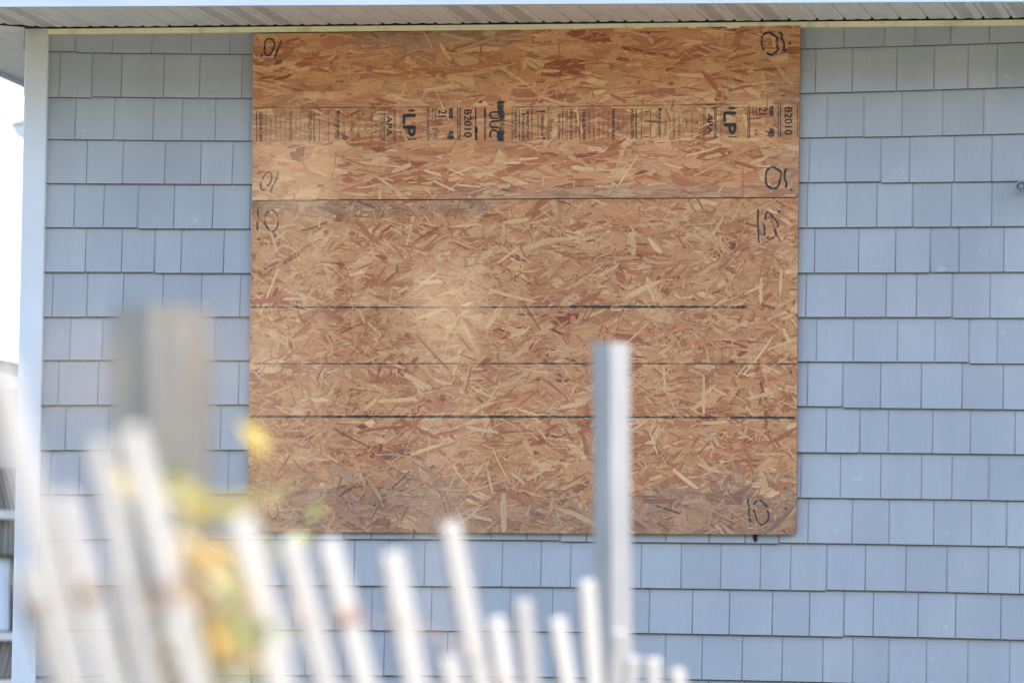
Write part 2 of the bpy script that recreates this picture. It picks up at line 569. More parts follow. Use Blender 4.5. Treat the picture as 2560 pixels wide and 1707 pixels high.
for i in range(16):
    edges = [None]
    js = J[i]
    segs, cur = [], [('L', 118.0 - i * 2.3)]
    for v in js:
        if v == 'gap':
            cur.append(('R', 655.0))
            segs.append(cur)
            cur = [('L', 1960.0)]
        else:
            cur.append(('J', v))
    cur.append(('R', 2590.0))
    segs.append(cur)
    brk = BREAKS.get(i, [])
    for sgm in segs:
        for (ka, xa), (kb, xb) in zip(sgm[:-1], sgm[1:]):
            yb_l, yb_r = row_y(i, xa), row_y(i, xb)
            yt_l, yt_r = row_y(i - 1, xa), row_y(i - 1, xb)
            ym = (yb_l + yt_l) / 2
            X0 = on_y(xa, ym, YF).x + (GAP / 2 if ka == 'J' else 0)
            X1 = on_y(xb, (yb_r + yt_r) / 2, YF).x - (GAP / 2 if kb == 'J' else 0)
            grp = sum(1 for q in brk if xa > q - 12)
            rr = random.Random(i * 31 + grp * 7)
            dz = (rr.random() - 0.5) * 0.006 if brk else 0
            dy = -rr.random() * 0.003
            if any(abs(xa - q) < 14 for q in brk):
                X0 += 0.003
            z0a, z0b = on_y(xa, yb_l, YF).z + dz, on_y(xb, yb_r, YF).z + dz
            z1a, z1b = on_y(xa, yt_l, YF).z + 0.012, on_y(xb, yt_r, YF).z + 0.012
            if i == 0:
                z1a = z1b = Z_TRIM0 + 0.012
            yf = YF + dy + random.uniform(-0.0008, 0.0008)
            yt = -0.0045 + dy * 0.3
            s = MB()
            c1 = 0.0030
            # bottom grime lip, front face, sides, top
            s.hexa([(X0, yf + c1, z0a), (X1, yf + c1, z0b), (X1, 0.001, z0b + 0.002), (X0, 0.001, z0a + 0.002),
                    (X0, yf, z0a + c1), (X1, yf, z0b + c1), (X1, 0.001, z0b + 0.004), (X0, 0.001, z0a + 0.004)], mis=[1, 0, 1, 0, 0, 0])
            s.hexa([(X0, yf, z0a + c1), (X1, yf, z0b + c1), (X1, 0.001, z0b + 0.004), (X0, 0.001, z0a + 0.004),
                    (X0, yt, z1a), (X1, yt, z1b), (X1, 0.001, z1b), (X0, 0.001, z1a)], mis=[0, 0, 0, 0, 0, 0])
            cx = ((X0 + X1) / 2, 0.0, (z0a + z0b) / 2)
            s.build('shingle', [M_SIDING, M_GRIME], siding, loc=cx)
            n_sh += 1
    # sloped backing of the course, seen in the joints
    bx0, bx1 = on_y(60, row_y(i, 130), 0).x, on_y(2590, 900, 0).x
    yl, yr = row_y(i, 130), row_y(i, 2560)
    for k in range(12):
        a, b = bx0 + (bx1 - bx0) * k / 12, bx0 + (bx1 - bx0) * (k + 1) / 12
        pa, pb = 60 + 2530 * k / 12, 60 + 2530 * (k + 1) / 12
        rest.face([(a, -0.0105, on_y(pa, row_y(i, pa), 0).z + 0.005), (b, -0.0105, on_y(pb, row_y(i, pb), 0).z + 0.005),
                   (b, -0.0028, on_y(pb, row_y(i - 1, pb), 0).z + 0.004), (a, -0.0028, on_y(pa, row_y(i - 1, pa), 0).z + 0.004)])
bk = rest.build('course_backing', M_SIDING, siding)

# shingles beyond the frame (right and below): one part
far = MB()
course = 0.1645
zb15 = on_y(2560, row_y(15, 2560), YF).z
xr = on_y(2590, 900, YF).x
for i in range(0, 22):
    if i < 16:
        zb = on_y(2590, row_y(i, 2590), YF).z
        xa = xr + 0.004
    else:
        zb = zb15 - course * (i - 15)
        xa = XC_R
    if zb < 0.15:
        break
    far.face([(xa, -0.0105, zb + 0.005), (HX1, -0.0105, zb + 0.005), (HX1, -0.0028, zb + course + 0.004), (xa, -0.0028, zb + course + 0.004)])
    x = xa
    while x < HX1 - 0.1:
        wd = random.choice((0.112, 0.130, 0.138, 0.147))
        far.hexa([(x, YF, zb), (x + wd, YF, zb), (x + wd, 0.001, zb), (x, 0.001, zb),
                  (x, -0.0045, zb + course + 0.012), (x + wd, -0.0045, zb + course + 0.012), (x + wd, 0.001, zb + course + 0.012), (x, 0.001, zb + course + 0.012)])
        x += wd + GAP
tag(far.build('shingles_beyond', M_SIDING, siding), kind='stuff')

# corner board: hollow L of vinyl with a rounded front edge
c = MB()
yb = -0.032
p = [(XC_R, 0.0), (XC_R, yb + 0.004), (XC_R - 0.004, yb), (XC_L + 0.006, yb), (XC_L + 0.001, yb + 0.005), (XC_L, 0.10), (XC_L + 0.03, 0.10), (XC_L + 0.03, 0.0)]
tilt = -0.010
for k in range(len(p)):
    a, b = p[k], p[(k + 1) % len(p)]
    z0, z1 = 0.1, Z_TRIM1 + 0.002
    sh = lambda z: tilt * (z1 - z) / 2.45 * 0.6
    c.face([(a[0] + sh(z0), a[1], z0), (b[0] + sh(z0), b[1], z0), (b[0], b[1], z1), (a[0], a[1], z1)])
c.build('corner_board', M_WHITE, house)

# eave: J-channel trim on the wall, soffit panels, fascia, roof
t = MB()
t.box((XC_R - 0.001, -0.037, Z_TRIM0), (HX1, -0.033, Z_TRIM1))
t.box((XC_R - 0.001, -0.0329, Z_TRIM0), (HX1, -0.001, Z_TRIM0 + 0.003))
t.build('trim_channel', M_TRIM, house)
v = MB()
v.box((XC_R, -0.030, Z_TRIM1 - 0.003), (HX1, -0.0005, Z_TRIM1 + 0.03))
v.box((XC_L - 0.002, -0.0305, Z_TRIM1 + 0.0045), (XC_R - 0.002, 0.05, Z_TRIM1 + 0.03))
v.build('channel_shadow_gap', M_DARK, house)

ZS = Z_TRIM1 + 0.006           # underside of the soffit
FA = on_y(0, 11, -0.7)         # unused height, the fascia edge is found on the soffit plane


def on_z(px, py, z):
    d = ray(px, py)
    return Vector(CAM + d * ((z - CAM[2]) / d[2]))


fpts = [on_z(x, y, ZS - 0.004) for x, y in ((0, 11), (700, 13), (1060, 11.5), (1450, 6.5), (1810, 4.0), (2200, 1.0))]
fx = np.array([q.x for q in fpts]); fy = np.array([q.y for q in fpts])
fb, fa_ = np.polyfit(fx, fy, 1)


def fascia_y(x):
    return fa_ + fb * x


X_SIDE = (on_z(0, 178, ZS).x + on_z(60, 207, ZS).x) / 2
XM = XC_L + 0.02               # mitre starts at the house corner


def mitre_y(x):                # front panels lie in front of this line
    return -0.02 + (x - XC_R) * 0.78 if x < XC_R else 0.0


gx0 = on_z(1250 + 370 / K, 58.5, ZS).x
pitch = 0.1016
# section k begins at groove gx0 + k*pitch ; vented triples counted from the photograph
VENT0 = None
prof = [(0.0, 0.0105), (0.0035, 0.0105), (0.0085, 0.0008), (0.026, 0.0), (0.0508, 0.0026), (0.0756, 0.0), (0.0935, 0.0008), (0.0985, 0.0030), (0.1016, 0.0105)]


def panel_sections(k0, vent, name='soffit_panel'):
    s = MB()
    for k in range(k0, k0 + 3):
        gx = gx0 + k * pitch
        r = random.Random(k)
        sag = r.uniform(0.6, 1.5)
        off = r.uniform(-0.0012, 0.0012)
        for a, b in zip(prof[:-1], prof[1:]):
            xa, xb = gx + a[0], gx + b[0]
            y1a, y1b = (-0.0335 if xa >= XC_R - 0.02 else mitre_y(xa)), (-0.0335 if xb >= XC_R - 0.02 else mitre_y(xb))
            y0a, y0b = fascia_y(xa) + 0.002, fascia_y(xb) + 0.002
            if y0a > y1a - 0.01 or y0b > y1b - 0.01:
                continue
            za, zb = ZS + a[1] * (sag if 0.01 < a[0] < 0.09 else 1) + off, ZS + b[1] * (sag if 0.01 < b[0] < 0.09 else 1) + off
            ua, ub = a[0] + (k - k0) * pitch, b[0] + (k - k0) * pitch
            s.face([(xa, y0a, za), (xa, y1a, za), (xb, y1b, zb), (xb, y0b, zb)], 0, [(ua, y0a), (ua, y1a), (ub, y1b), (ub, y0b)])
    if s.f:
        s.build(name, M_SOFFIT_V if vent else M_SOFFIT, house)


for kk in range(-24, 60, 3):
    panel_sections(kk, (kk % 9) == 6)

# side soffit, panels run the other way
sy0 = -0.60
for k in range(0, 13):
    s = MB()
    for q in range(3):
        base = sy0 + (k * 3 + q) * pitch
        for a, b in zip(prof[:-1], prof[1:]):
            ya, yb2 = base + a[0], base + b[0]

            def xr_(y):
                return XC_L + 0.004 if y >= -0.02 else XC_R + (y + 0.02) / 0.78
            xra, xrb = min(xr_(ya), XC_L + 0.004 if ya > -0.09 else 9), min(xr_(yb2), XC_L + 0.004 if yb2 > -0.09 else 9)
            if xra < X_SIDE + 0.01 or xrb < X_SIDE + 0.01:
                continue
            s.face([(X_SIDE, ya, ZS + 0.003 + a[1]), (X_SIDE, yb2, ZS + 0.003 + b[1]), (xrb, yb2, ZS + 0.003 + b[1]), (xra, ya, ZS + 0.003 + a[1])])
    if s.f:
        s.build('side_soffit_panel', M_SOFFIT, house)
q = MB()
mx0, mx1 = XC_R - 0.01, X_SIDE + 0.02
q.hexa([(mx0, -0.03, ZS - 0.004), (mx0, -0.020, ZS - 0.004), (mx1, mitre_y(mx1) + 0.002, ZS - 0.004), (mx1, mitre_y(mx1) - 0.008, ZS - 0.004),
        (mx0, -0.03, ZS + 0.012), (mx0, -0.020, ZS + 0.012), (mx1, mitre_y(mx1) + 0.002, ZS + 0.012), (mx1, mitre_y(mx1) - 0.008, ZS + 0.012)])
q.build('mitre_joint', M_DARK, house)
f = MB()
ya_, yb_ = fascia_y(X_SIDE - 0.02), fascia_y(HX1 + 0.4)
f.hexa([(X_SIDE - 0.02, ya_ - 0.02, ZS - 0.012), (HX1 + 0.4, yb_ - 0.02, ZS - 0.012), (HX1 + 0.4, yb_, ZS - 0.012), (X_SIDE - 0.02, ya_, ZS - 0.012),
        (X_SIDE - 0.02, ya_ - 0.02, ZS + 0.20), (HX1 + 0.4, yb_ - 0.02, ZS + 0.20), (HX1 + 0.4, yb_, ZS + 0.20), (X_SIDE - 0.02, ya_, ZS + 0.20)])
f.build('fascia', M_FASCIA, house)
f = MB()
f.box((X_SIDE - 0.022, ya_ + 0.002, ZS - 0.014), (X_SIDE - 0.001, 7.4, ZS + 0.20))
f.build('side_fascia', M_FASCIA, house)
r = MB()
E0 = [(X_SIDE - 0.08, ya_ - 0.10, ZS + 0.202), (HX1 + 0.5, yb_ - 0.10, ZS + 0.202), (HX1 + 0.5, 7.6, ZS + 0.202), (X_SIDE - 0.08, 7.6, ZS + 0.202)]
R0, R1 = (0.9, 3.5, ZS + 2.0), (3.6, 3.5, ZS + 2.0)
r.face(list(reversed(E0)))
r.face([E0[0], E0[1], R1, R0]); r.face([E0[1], E0[2], R1]); r.face([E0[2], E0[3], R0, R1]); r.face([E0[3], E0[0], R0])
r.build('roof', M_ROOF, house)

# ------------------------------------------------------------------ OSB boards
LIGHT, TAN, RED, DARK, GREY = (np.array(q) for q in ((0.74, 0.430, 0.215), (0.625, 0.283, 0.132), (0.465, 0.166, 0.083), (0.30, 0.092, 0.055), (0.46, 0.295, 0.205)))


def clip_rect(poly, W, H, cut):
    """clip a polygon to the board outline (lower right corner worn off)"""
    for nx_, ny_, lim in ((-1, 0, 0.0), (1, 0, W), (0, -1, 0.0), (0, 1, H), (1, 1, W + H - cut)):
        out = []
        for k in range(len(poly)):
            a, b = poly[k], poly[(k + 1) % len(poly)]
            da, db = a[0] * nx_ + a[1] * ny_ - lim, b[0] * nx_ + b[1] * ny_ - lim
            if da <= 0:
                out.append(a)
            if (da < 0 < db) or (db < 0 < da):
                t = da / (da - db)
                out.append((a[0] + (b[0] - a[0]) * t, a[1] + (b[1] - a[1]) * t))
        poly = out
        if len(poly) < 3:
            return []
    return poly


def osb_board(name, corners_px, yfront, thick, n_big, n_small, spread, seed, greyfn, label, rc=0.007, tone=1.0):
    rng = np.random.default_rng(seed)
    P = [np.array(on_y(px, py, yfront)) for px, py in corners_px]     # tl, tr, br, bl
    W = np.linalg.norm(P[1] - P[0]); H = np.linalg.norm(P[3] - P[0])

    def B(u, v, dy=0.0):      # u 0..1 left-right, v 0..1 top-bottom
        q = P[0] * (1 - u) * (1 - v) + P[1] * u * (1 - v) + P[2] * u * v + P[3] * (1 - u) * v
        return (q[0], q[1] + dy, q[2])
    root = empty(name, B(0.5, 1.0))
    inv = Matrix.Translation(Vector(B(0.5, 1.0))).inverted()
    # core with a softened lower right corner
    core = MB()
    ring = [(0, 0), (1, 0), (1, 1 - rc / H * 1.7), (1 - rc / W * 1.7, 1), (0, 1)]
    fr = [B(u, v, 0.0016) for u, v in ring]
    bkp = [B(u, v, thick) for u, v in ring]
    core.face(list(reversed(fr)), 1); core.face(bkp)
    for k in range(len(ring)):
        k2 = (k + 1) % len(ring)
        core.face([fr[k], fr[k2], bkp[k2], bkp[k]])
    o = core.build('board_core', [M_OSB_EDGE, M_OSB_BASE])
    o.parent = root; o.matrix_parent_inverse = inv
    # pressed wood strands
    verts, faces, cols, uvs = [], [], [], []
    n_top = int(W * H * 75)
    nb = n_big + n_small + n_top
    grid = np.zeros((int(H / 0.004) + 60, int(W / 0.004) + 60), int)
    top_lay = [0]
    for k in range(nb):
        big = k < n_big
        acc = k >= n_big + n_small
        u0, v0 = rng.uniform(-0.02, 1.02) * W, rng.uniform(-0.03, 1.03) * H
        if big:
            L = float(np.clip(rng.lognormal(math.log(0.100), 0.40), 0.03, 0.20))
            wd = float(np.clip(rng.lognormal(math.log(0.022), 0.55), 0.005, 0.060))
            an = rng.normal(0, spread)
            if rng.random() < 0.10:
                an = rng.uniform(-1.57, 1.57)
        else:
            L = float(np.clip(rng.lognormal(math.log(0.040), 0.6), 0.008, 0.13))
            wd = float(np.clip(rng.lognormal(math.log(0.0048), 0.55), 0.0012, 0.016))
            an = rng.normal(0, spread * 1.25)
            if rng.random() < 0.16:
                an = rng.uniform(-1.57, 1.57)
            if acc:
                L = float(np.clip(rng.lognormal(math.log(0.085), 0.4), 0.03, 0.18))
                wd = float(np.clip(rng.lognormal(math.log(0.0095), 0.45), 0.004, 0.024))
        ca, sa = math.cos(an), math.sin(an)
        sk1, sk2 = np.clip(rng.uniform(-0.9, 0.9, 2) * wd, -0.2 * L, 0.2 * L)
        bow = rng.normal(0, 0.06) * L * 0.25
        h = wd / 2
        tp = rng.uniform(0.15, 1.0, 2) if rng.random() < 0.45 else rng.uniform(0.75, 1.0, 2)
        j = lambda: rng.normal(0, 0.10) * h
        shape = [(-L / 2 + sk1, -h * tp[0] + j()), (-L / 5, -h + bow + j()), (L / 5, -h + bow + j()), (L / 2 + sk2, -h * tp[1] + j()),
                 (L / 2 - sk2 * 0.5 + abs(j()), h * tp[1] * 0.9), (L / 5, h + bow + j()), (-L / 5, h + bow + j()), (-L / 2 - sk1 * 0.5, h * tp[0] * 0.9)]
        ea, eb = L / 2 + wd * 0.95, wd * 0.75 + abs(bow) + 0.002
        ns_a, ns_b = max(3, int(2 * ea / 0.003) + 1), max(3, int(2 * eb / 0.003) + 1)
        ga, gb = np.meshgrid(np.linspace(-ea, ea, ns_a), np.linspace(-eb, eb, ns_b))
        gu = np.clip(((u0 + ga * ca - gb * sa) / 0.004).astype(int) + 30, 0, grid.shape[1] - 1)
        gv = np.clip(((v0 + ga * sa + gb * ca) / 0.004).astype(int) + 30, 0, grid.shape[0] - 1)
        lay = int(grid[gv, gu].max()) + 1
        grid[gv, gu] = lay
        dy = 0.0014 - 0.00004 * lay
        top_lay[0] = max(top_lay[0], lay)
        poly = clip_rect([(u0 + a * ca - b * sa, v0 + a * sa + b * ca) for a, b in shape], W, H, rc * 1.7)
        if len(poly) < 3:
            continue
        base = len(verts)
        pts = [B(uu / W, vv / H, dy) for uu, vv in poly]
        q = rng.random()
        if big:
            t = rng.random()
            if q < 0.55:
                col = TAN * (1 - t * 0.5) + LIGHT * t * 0.5
            elif q < 0.70:
                col = LIGHT * (0.95 + 0.1 * t)
            elif q < 0.965:
                col = RED * (1 - t * 0.8) + TAN * t * 0.8
            else:
                col = DARK * (1 - t) + RED * t
        else:
            t = rng.random()
            col = TAN * (1 - t) + LIGHT * t if q < 0.62 else (RED * (1 - t) + TAN * t if q < 0.955 else DARK * (1 - t) + RED * t)
        if acc:
            col = LIGHT * rng.uniform(0.97, 1.1) if q < 0.68 else RED * rng.uniform(0.8, 1.05)
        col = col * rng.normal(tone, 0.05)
        gm = greyfn(u0 / W, v0 / H, rng)
        lum = col.mean()
        col = col * (1 - gm) + (GREY * (0.25 + 1.45 * lum)) * gm
        verts += pts
        faces.append(tuple(base + e for e in range(len(poly))))
        off = rng.uniform(0, 50, 2)
        uvs.append([((uu - u0) * ca + (vv - v0) * sa + off[0], -(uu - u0) * sa + (vv - v0) * ca + off[1]) for uu, vv in poly])
        cols += [tuple(np.clip(col, 0.02, 0.9))] * len(poly)
    print('strand layers', top_lay[0])
    me = bpy.data.meshes.new('wood_strands')
    me.from_pydata(verts, [], faces)
    ul = me.uv_layers.new(name='UVMap')
    ul.data.foreach_set('uv', [e for fs in uvs for p_ in fs for e in p_])
    ca_ = me.color_attributes.new('Col', 'FLOAT_COLOR', 'POINT')
    ca_.data.foreach_set('color', [e for q in cols for e in (*q, 1.0)])
    me.materials.append(M_OSB)
    so = bpy.data.objects.new('wood_strands', me)
    COL.objects.link(so)
    so.parent = root; so.matrix_parent_inverse = inv
    so['kind'] = 'stuff'
    tag(root, label, 'board', 'boards nailed over the window')
    return root, inv


def grey_top(u, v, rng):
    gq = 0.0
    if v < 0.10 and 0.18 < u < 0.50:
        gq = 0.75
    if v > 0.93:
        gq = 0.55 if u > 0.35 else 0.1
    if u > 0.95 and 0.25 < v < 0.95:
        gq = max(gq, 0.5)
    return gq * rng.uniform(0.4, 1.0) + (0.12 if rng.random() < 0.04 else 0)


def grey_bot(u, v, rng):
    gq = 0.0
    edge = 0.885 - 0.05 * math.sin(u * 9) - (0.05 if 0.25 < u < 0.6 else 0)
    if v > edge + rng.normal(0, 0.035):
        gq = 0.8
    if v < 0.045 and u < 0.45:
        gq = 0.7
    return gq * rng.uniform(0.35, 1.0)


YB1, YB2 = -0.038, -0.034
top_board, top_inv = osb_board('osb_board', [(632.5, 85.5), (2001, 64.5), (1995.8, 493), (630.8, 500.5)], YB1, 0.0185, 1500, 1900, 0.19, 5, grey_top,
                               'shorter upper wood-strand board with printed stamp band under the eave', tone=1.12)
bot_board, bot_inv = osb_board('osb_board', [(629.5, 502.8), (1995.5, 495.5), (1990.3, 1335.5), (618.5, 1328.3)], YB2, 0.0155, 2900, 6800, 0.50, 9, grey_bot,
                               'taller lower wood-strand board crossed by horizontal dark lines')


def adopt(o, root, inv):
    o.parent = root
    o.matrix_parent_inverse = inv
    return o


def ribbon(mb, pts, width, y, mi=0, jit=0.18, sub=7):
    """stroke through photo pixels, width in photo pixels, laid on the plane y"""
    P = [np.array(q, float) for q in pts]
    dense = []
    n = len(P)
    for k in range(n - 1):
        p0, p1, p2, p3 = P[max(k - 1, 0)], P[k], P[k + 1], P[min(k + 2, n - 1)]
        for s in range(sub):
            t = s / sub
            dense.append(0.5 * ((2 * p1) + (-p0 + p2) * t + (2 * p0 - 5 * p1 + 4 * p2 - p3) * t * t + (-p0 + 3 * p1 - 3 * p2 + p3) * t ** 3))
    dense.append(P[-1])
    L, R = [], []
    for k, q in enumerate(dense):
        d = dense[min(k + 1, len(dense) - 1)] - dense[max(k - 1, 0)]
        ln = np.hypot(*d) or 1
        nrm = np.array([-d[1], d[0]]) / ln
        wq = width / 2 * (1 + random.uniform(-jit, jit))
        L.append(on_y(*(q + nrm * wq), y)); R.append(on_y(*(q - nrm * wq), y))
    base = len(mb.v)
    for a, b in zip(L, R):
        mb.v += [tuple(a), tuple(b)]
    for k in range(len(L) - 1):
        mb.f.append((base + 2 * k, base + 2 * k + 1, base + 2 * k + 3, base + 2 * k + 2)); mb.mi.append(mi)


def conv(base, sc, pts):
    return [(base[0] + a / sc, base[1] + b / sc) for a, b in pts]


A6 = ((600, 420), K)
A2 = ((600, 0), K)
RT = ((1840, 70), 13.06)
RM = ((1840, 390), 6.817)
RB = ((1800, 1200), 9.224)
LB = ((600, 1240), K)
numbers = [
    ('t', [conv(*A2, [(205, 425), (212, 352), (240, 328), (275, 338), (288, 375), (278, 415), (252, 462), (222, 466), (200, 432)]), conv(*A2, [(350, 338), (325, 400), (308, 440), (290, 492)]), conv(*A2, [(178, 466), (183, 476)])]),
    ('t', [conv(*RT, [(1050, 150), (920, 210), (850, 330), (830, 470), (870, 620), (900, 745)]), conv(*RT, [(1000, 830), (1150, 885), (1280, 820), (1370, 720), (1345, 600), (1330, 450), (1330, 330), (1230, 240), (1130, 165), (1050, 150)]), conv(*RT, [(1390, 130), (1500, 230), (1490, 330), (1560, 490), (1570, 620), (1560, 750), (1640, 730)])]),
    ('t', [conv(*A6, [(240, 32), (205, 65), (175, 130), (182, 180), (212, 188)]), conv(*A6, [(240, 32), (264, 55), (262, 105), (238, 150), (226, 135)]), conv(*A6, [(322, 30), (305, 95), (272, 160), (256, 212)])]),
    ('t', [conv(*RM, [(600, 195), (530, 245), (510, 330), (505, 420), (540, 510), (630, 562), (710, 525), (745, 440), (760, 340), (765, 280), (720, 240), (650, 195), (600, 195)]), conv(*RM, [(855, 215), (830, 290), (830, 370), (840, 420), (862, 470), (845, 548)])]),
    ('b', [conv(*A6, [(152, 352), (147, 430), (145, 522)]), conv(*A6, [(240, 358), (205, 420), (222, 488), (268, 530), (308, 505), (322, 435), (300, 375), (262, 350)])]),
    ('b', [conv(*RM, [(380, 905), (372, 1080), (380, 1250), (386, 1475)]), conv(*RM, [(565, 962), (510, 980), (505, 1095)]), conv(*RM, [(465, 1140), (485, 1240), (490, 1350)]), conv(*RM, [(525, 1385), (580, 1402), (640, 1400)]), conv(*RM, [(575, 980), (660, 1080), (712, 1140), (705, 1215)]), conv(*RM, [(658, 1255), (688, 1365)])]),
    ('b', [conv(*RB, [(658, 425), (640, 520), (675, 620), (670, 780), (690, 900), (697, 1045)]), conv(*RB, [(860, 465), (800, 510), (785, 580)]), conv(*RB, [(775, 670), (815, 800), (850, 900), (900, 980), (970, 1022), (1060, 960), (1112, 900), (1120, 780), (1095, 690)]), conv(*RB, [(1112, 612), (1040, 560), (980, 490), (910, 440)])]),
    ('b', [conv(*LB, [(150, 15), (158, 60), (170, 130)]), conv(*LB, [(262, 25), (235, 60), (232, 120), (255, 178), (290, 190), (318, 140), (308, 80), (280, 30)])]),
]
WID = [4.6, 5.0, 4.5, 5.2, 4.3, 4.1, 4.0, 2.0]
for k, (bd, strokes) in enumerate(numbers):
    s = MB()
    for st in strokes:
        ribbon(s, st, WID[k], (YB1 if bd == 't' else YB2) - 0.0024)
    o = s.build('marker_number', M_MARKER)
    adopt(o, top_board if bd == 't' else bot_board, top_inv if bd == 't' else bot_inv)

# long dark lines on the lower board
ln = MB()
ribbon(ln, [(628, 768), (900, 768), (1200, 768), (1430, 767)], 3.2, YB2 - 0.0024, 0, 0.5, 40)
ribbon(ln, [(1425, 766.5), (1600, 767), (1750, 767), (1866, 767.5)], 5.0, YB2 - 0.0026, 0, 0.55, 30)
for xx, ww in ((1435, 7.5), (1462, 6)):
    ribbon(ln, [(xx - 7, 766), (xx + 7, 766.5)], ww, YB2 - 0.0028, 0, 0.2)
ribbon(ln, [(624, 1041), (900, 1041), (1300, 1041.5), (1700, 1042.5), (1988, 1043.5)], 5.2, YB2 - 0.0024, 0, 0.45, 40)
adopt(ln.build('ruled_line', M_LINE), bot_board, bot_inv)
ln = MB()
ribbon(ln, [(626, 909), (1000, 909), (1400, 908.5), (1992, 909.5)], 3.4, YB2 - 0.0024, 0, 0.45, 40)
adopt(ln.build('ruled_line', M_LINE_FAINT), bot_board, bot_inv)

# screws
for bd, px, py in (('t', 1974.4, 109.4), ('t', 1977.8, 474.6), ('t', 1621, 83), ('b', 1948.5, 528.6), ('b', 1977.4, 929.5), ('b', 1964.8, 1270.5), ('b', 646.5, 598), ('b', 641, 926), ('b', 937, 1262), ('t', 654, 140)):
    s = MB()
    y = (YB1 if bd == 't' else YB2)
    q = on_y(px, py, y)
    R_ = 0.0054
    rings = [[(q.x + R_ * f_ * math.cos(a * math.pi / 5), y - h_, q.z + R_ * f_ * math.sin(a * math.pi / 5)) for a in range(10)] for f_, h_ in ((1.0, 0.0004), (0.95, 0.0022), (0.45, 0.0030))]
    for r0_, r1_ in zip(rings[:-1], rings[1:]):
        for a in range(10):
            s.face([r0_[a], r0_[(a + 1) % 10], r1_[(a + 1) % 10], r1_[a]])
    s.face(rings[-1])
    adopt(s.build('screw', M_SCREW), top_board if bd == 't' else bot_board, top_inv if bd == 't' else bot_inv)


# ------------------------------------------------------------------ printed stamp on the upper board
def text_mesh(body):
    cu = bpy.data.curves.new('tmp', 'FONT')
    cu.body = body
    cu.resolution_u = 3
    ob = bpy.data.objects.new('tmp', cu)
    COL.objects.link(ob)
    dg = bpy.context.evaluated_depsgraph_get()
    me = bpy.data.meshes.new_from_object(ob.evaluated_get(dg))
    vv = np.array([q.co[:2] for q in me.vertices])
    ff = [tuple(p_.vertices) for p_ in me.polygons]
    bpy.data.objects.remove(ob)
    bpy.data.curves.remove(cu)
    bpy.data.meshes.remove(me)
    return vv, ff


TCACHE = {}


def put_text(mb, body, xc, cap, y0, y1, bold=0.0, yp=YB1 - 0.0024):
    """vertical text that reads downwards; xc centre column, cap height, y0..y1 extent (photo pixels)"""
    if body not in TCACHE:
        TCACHE[body] = text_mesh(body)
    vv, ff = TCACHE[body]
    lo, hi = vv.min(0), vv.max(0)
    for dx, dyy in ([(0, 0)] if not bold else [(-bold, 0), (bold, 0), (0, bold), (0, -bold)]):
        base = len(mb.v)
        for a, b in vv:
            px = xc - cap / 2 + (b - lo[1]) / (hi[1] - lo[1]) * cap + dx
            py = y0 + (a - lo[0]) / (hi[0] - lo[0]) * (y1 - y0) + dyy
            mb.v.append(tuple(on_y(px, py, yp - 0.00005 * (dx + 2 * dyy))))
        for q in ff:
            mb.f.append(tuple(base + e for e in q)); mb.mi.append(0)


def vline(mb, x, y0, y1, w_):
    ribbon(mb, [(x, y0), (x, (y0 + y1) / 2), (x, y1)], w_, YB1 - 0.0024, 0, 0.12, 5)


def hline(mb, x0, x1, y0, y1, w_):
    ribbon(mb, [(x0, y0), ((x0 + x1) / 2, (y0 + y1) / 2), (x1, y1)], w_, YB1 - 0.0024, 0, 0.15, 14)


def blob(mb, x, y, rx, ry, seed):
    rr = random.Random(seed)
    pts = []
    for a in range(16):
        an = a * math.pi / 8
        q = rr.uniform(0.8, 1.12)
        c_, s_ = math.cos(an), math.sin(an)
        e = (abs(c_) ** 4 + abs(s_) ** 4) ** -0.25
        pts.append(on_y(x + rx * q * c_ * e, y + ry * q * s_ * e, YB1 - 0.0026))
    mb.face(list(reversed(pts)))


def ring_mark(mb, x, y, r_, w_):
    ribbon(mb, [(x + r_ * math.cos(a * math.pi / 6), y + r_ * math.sin(a * math.pi / 6)) for a in range(13)], w_, YB1 - 0.0024, 0, 0.1, 3)


S4 = 6.918


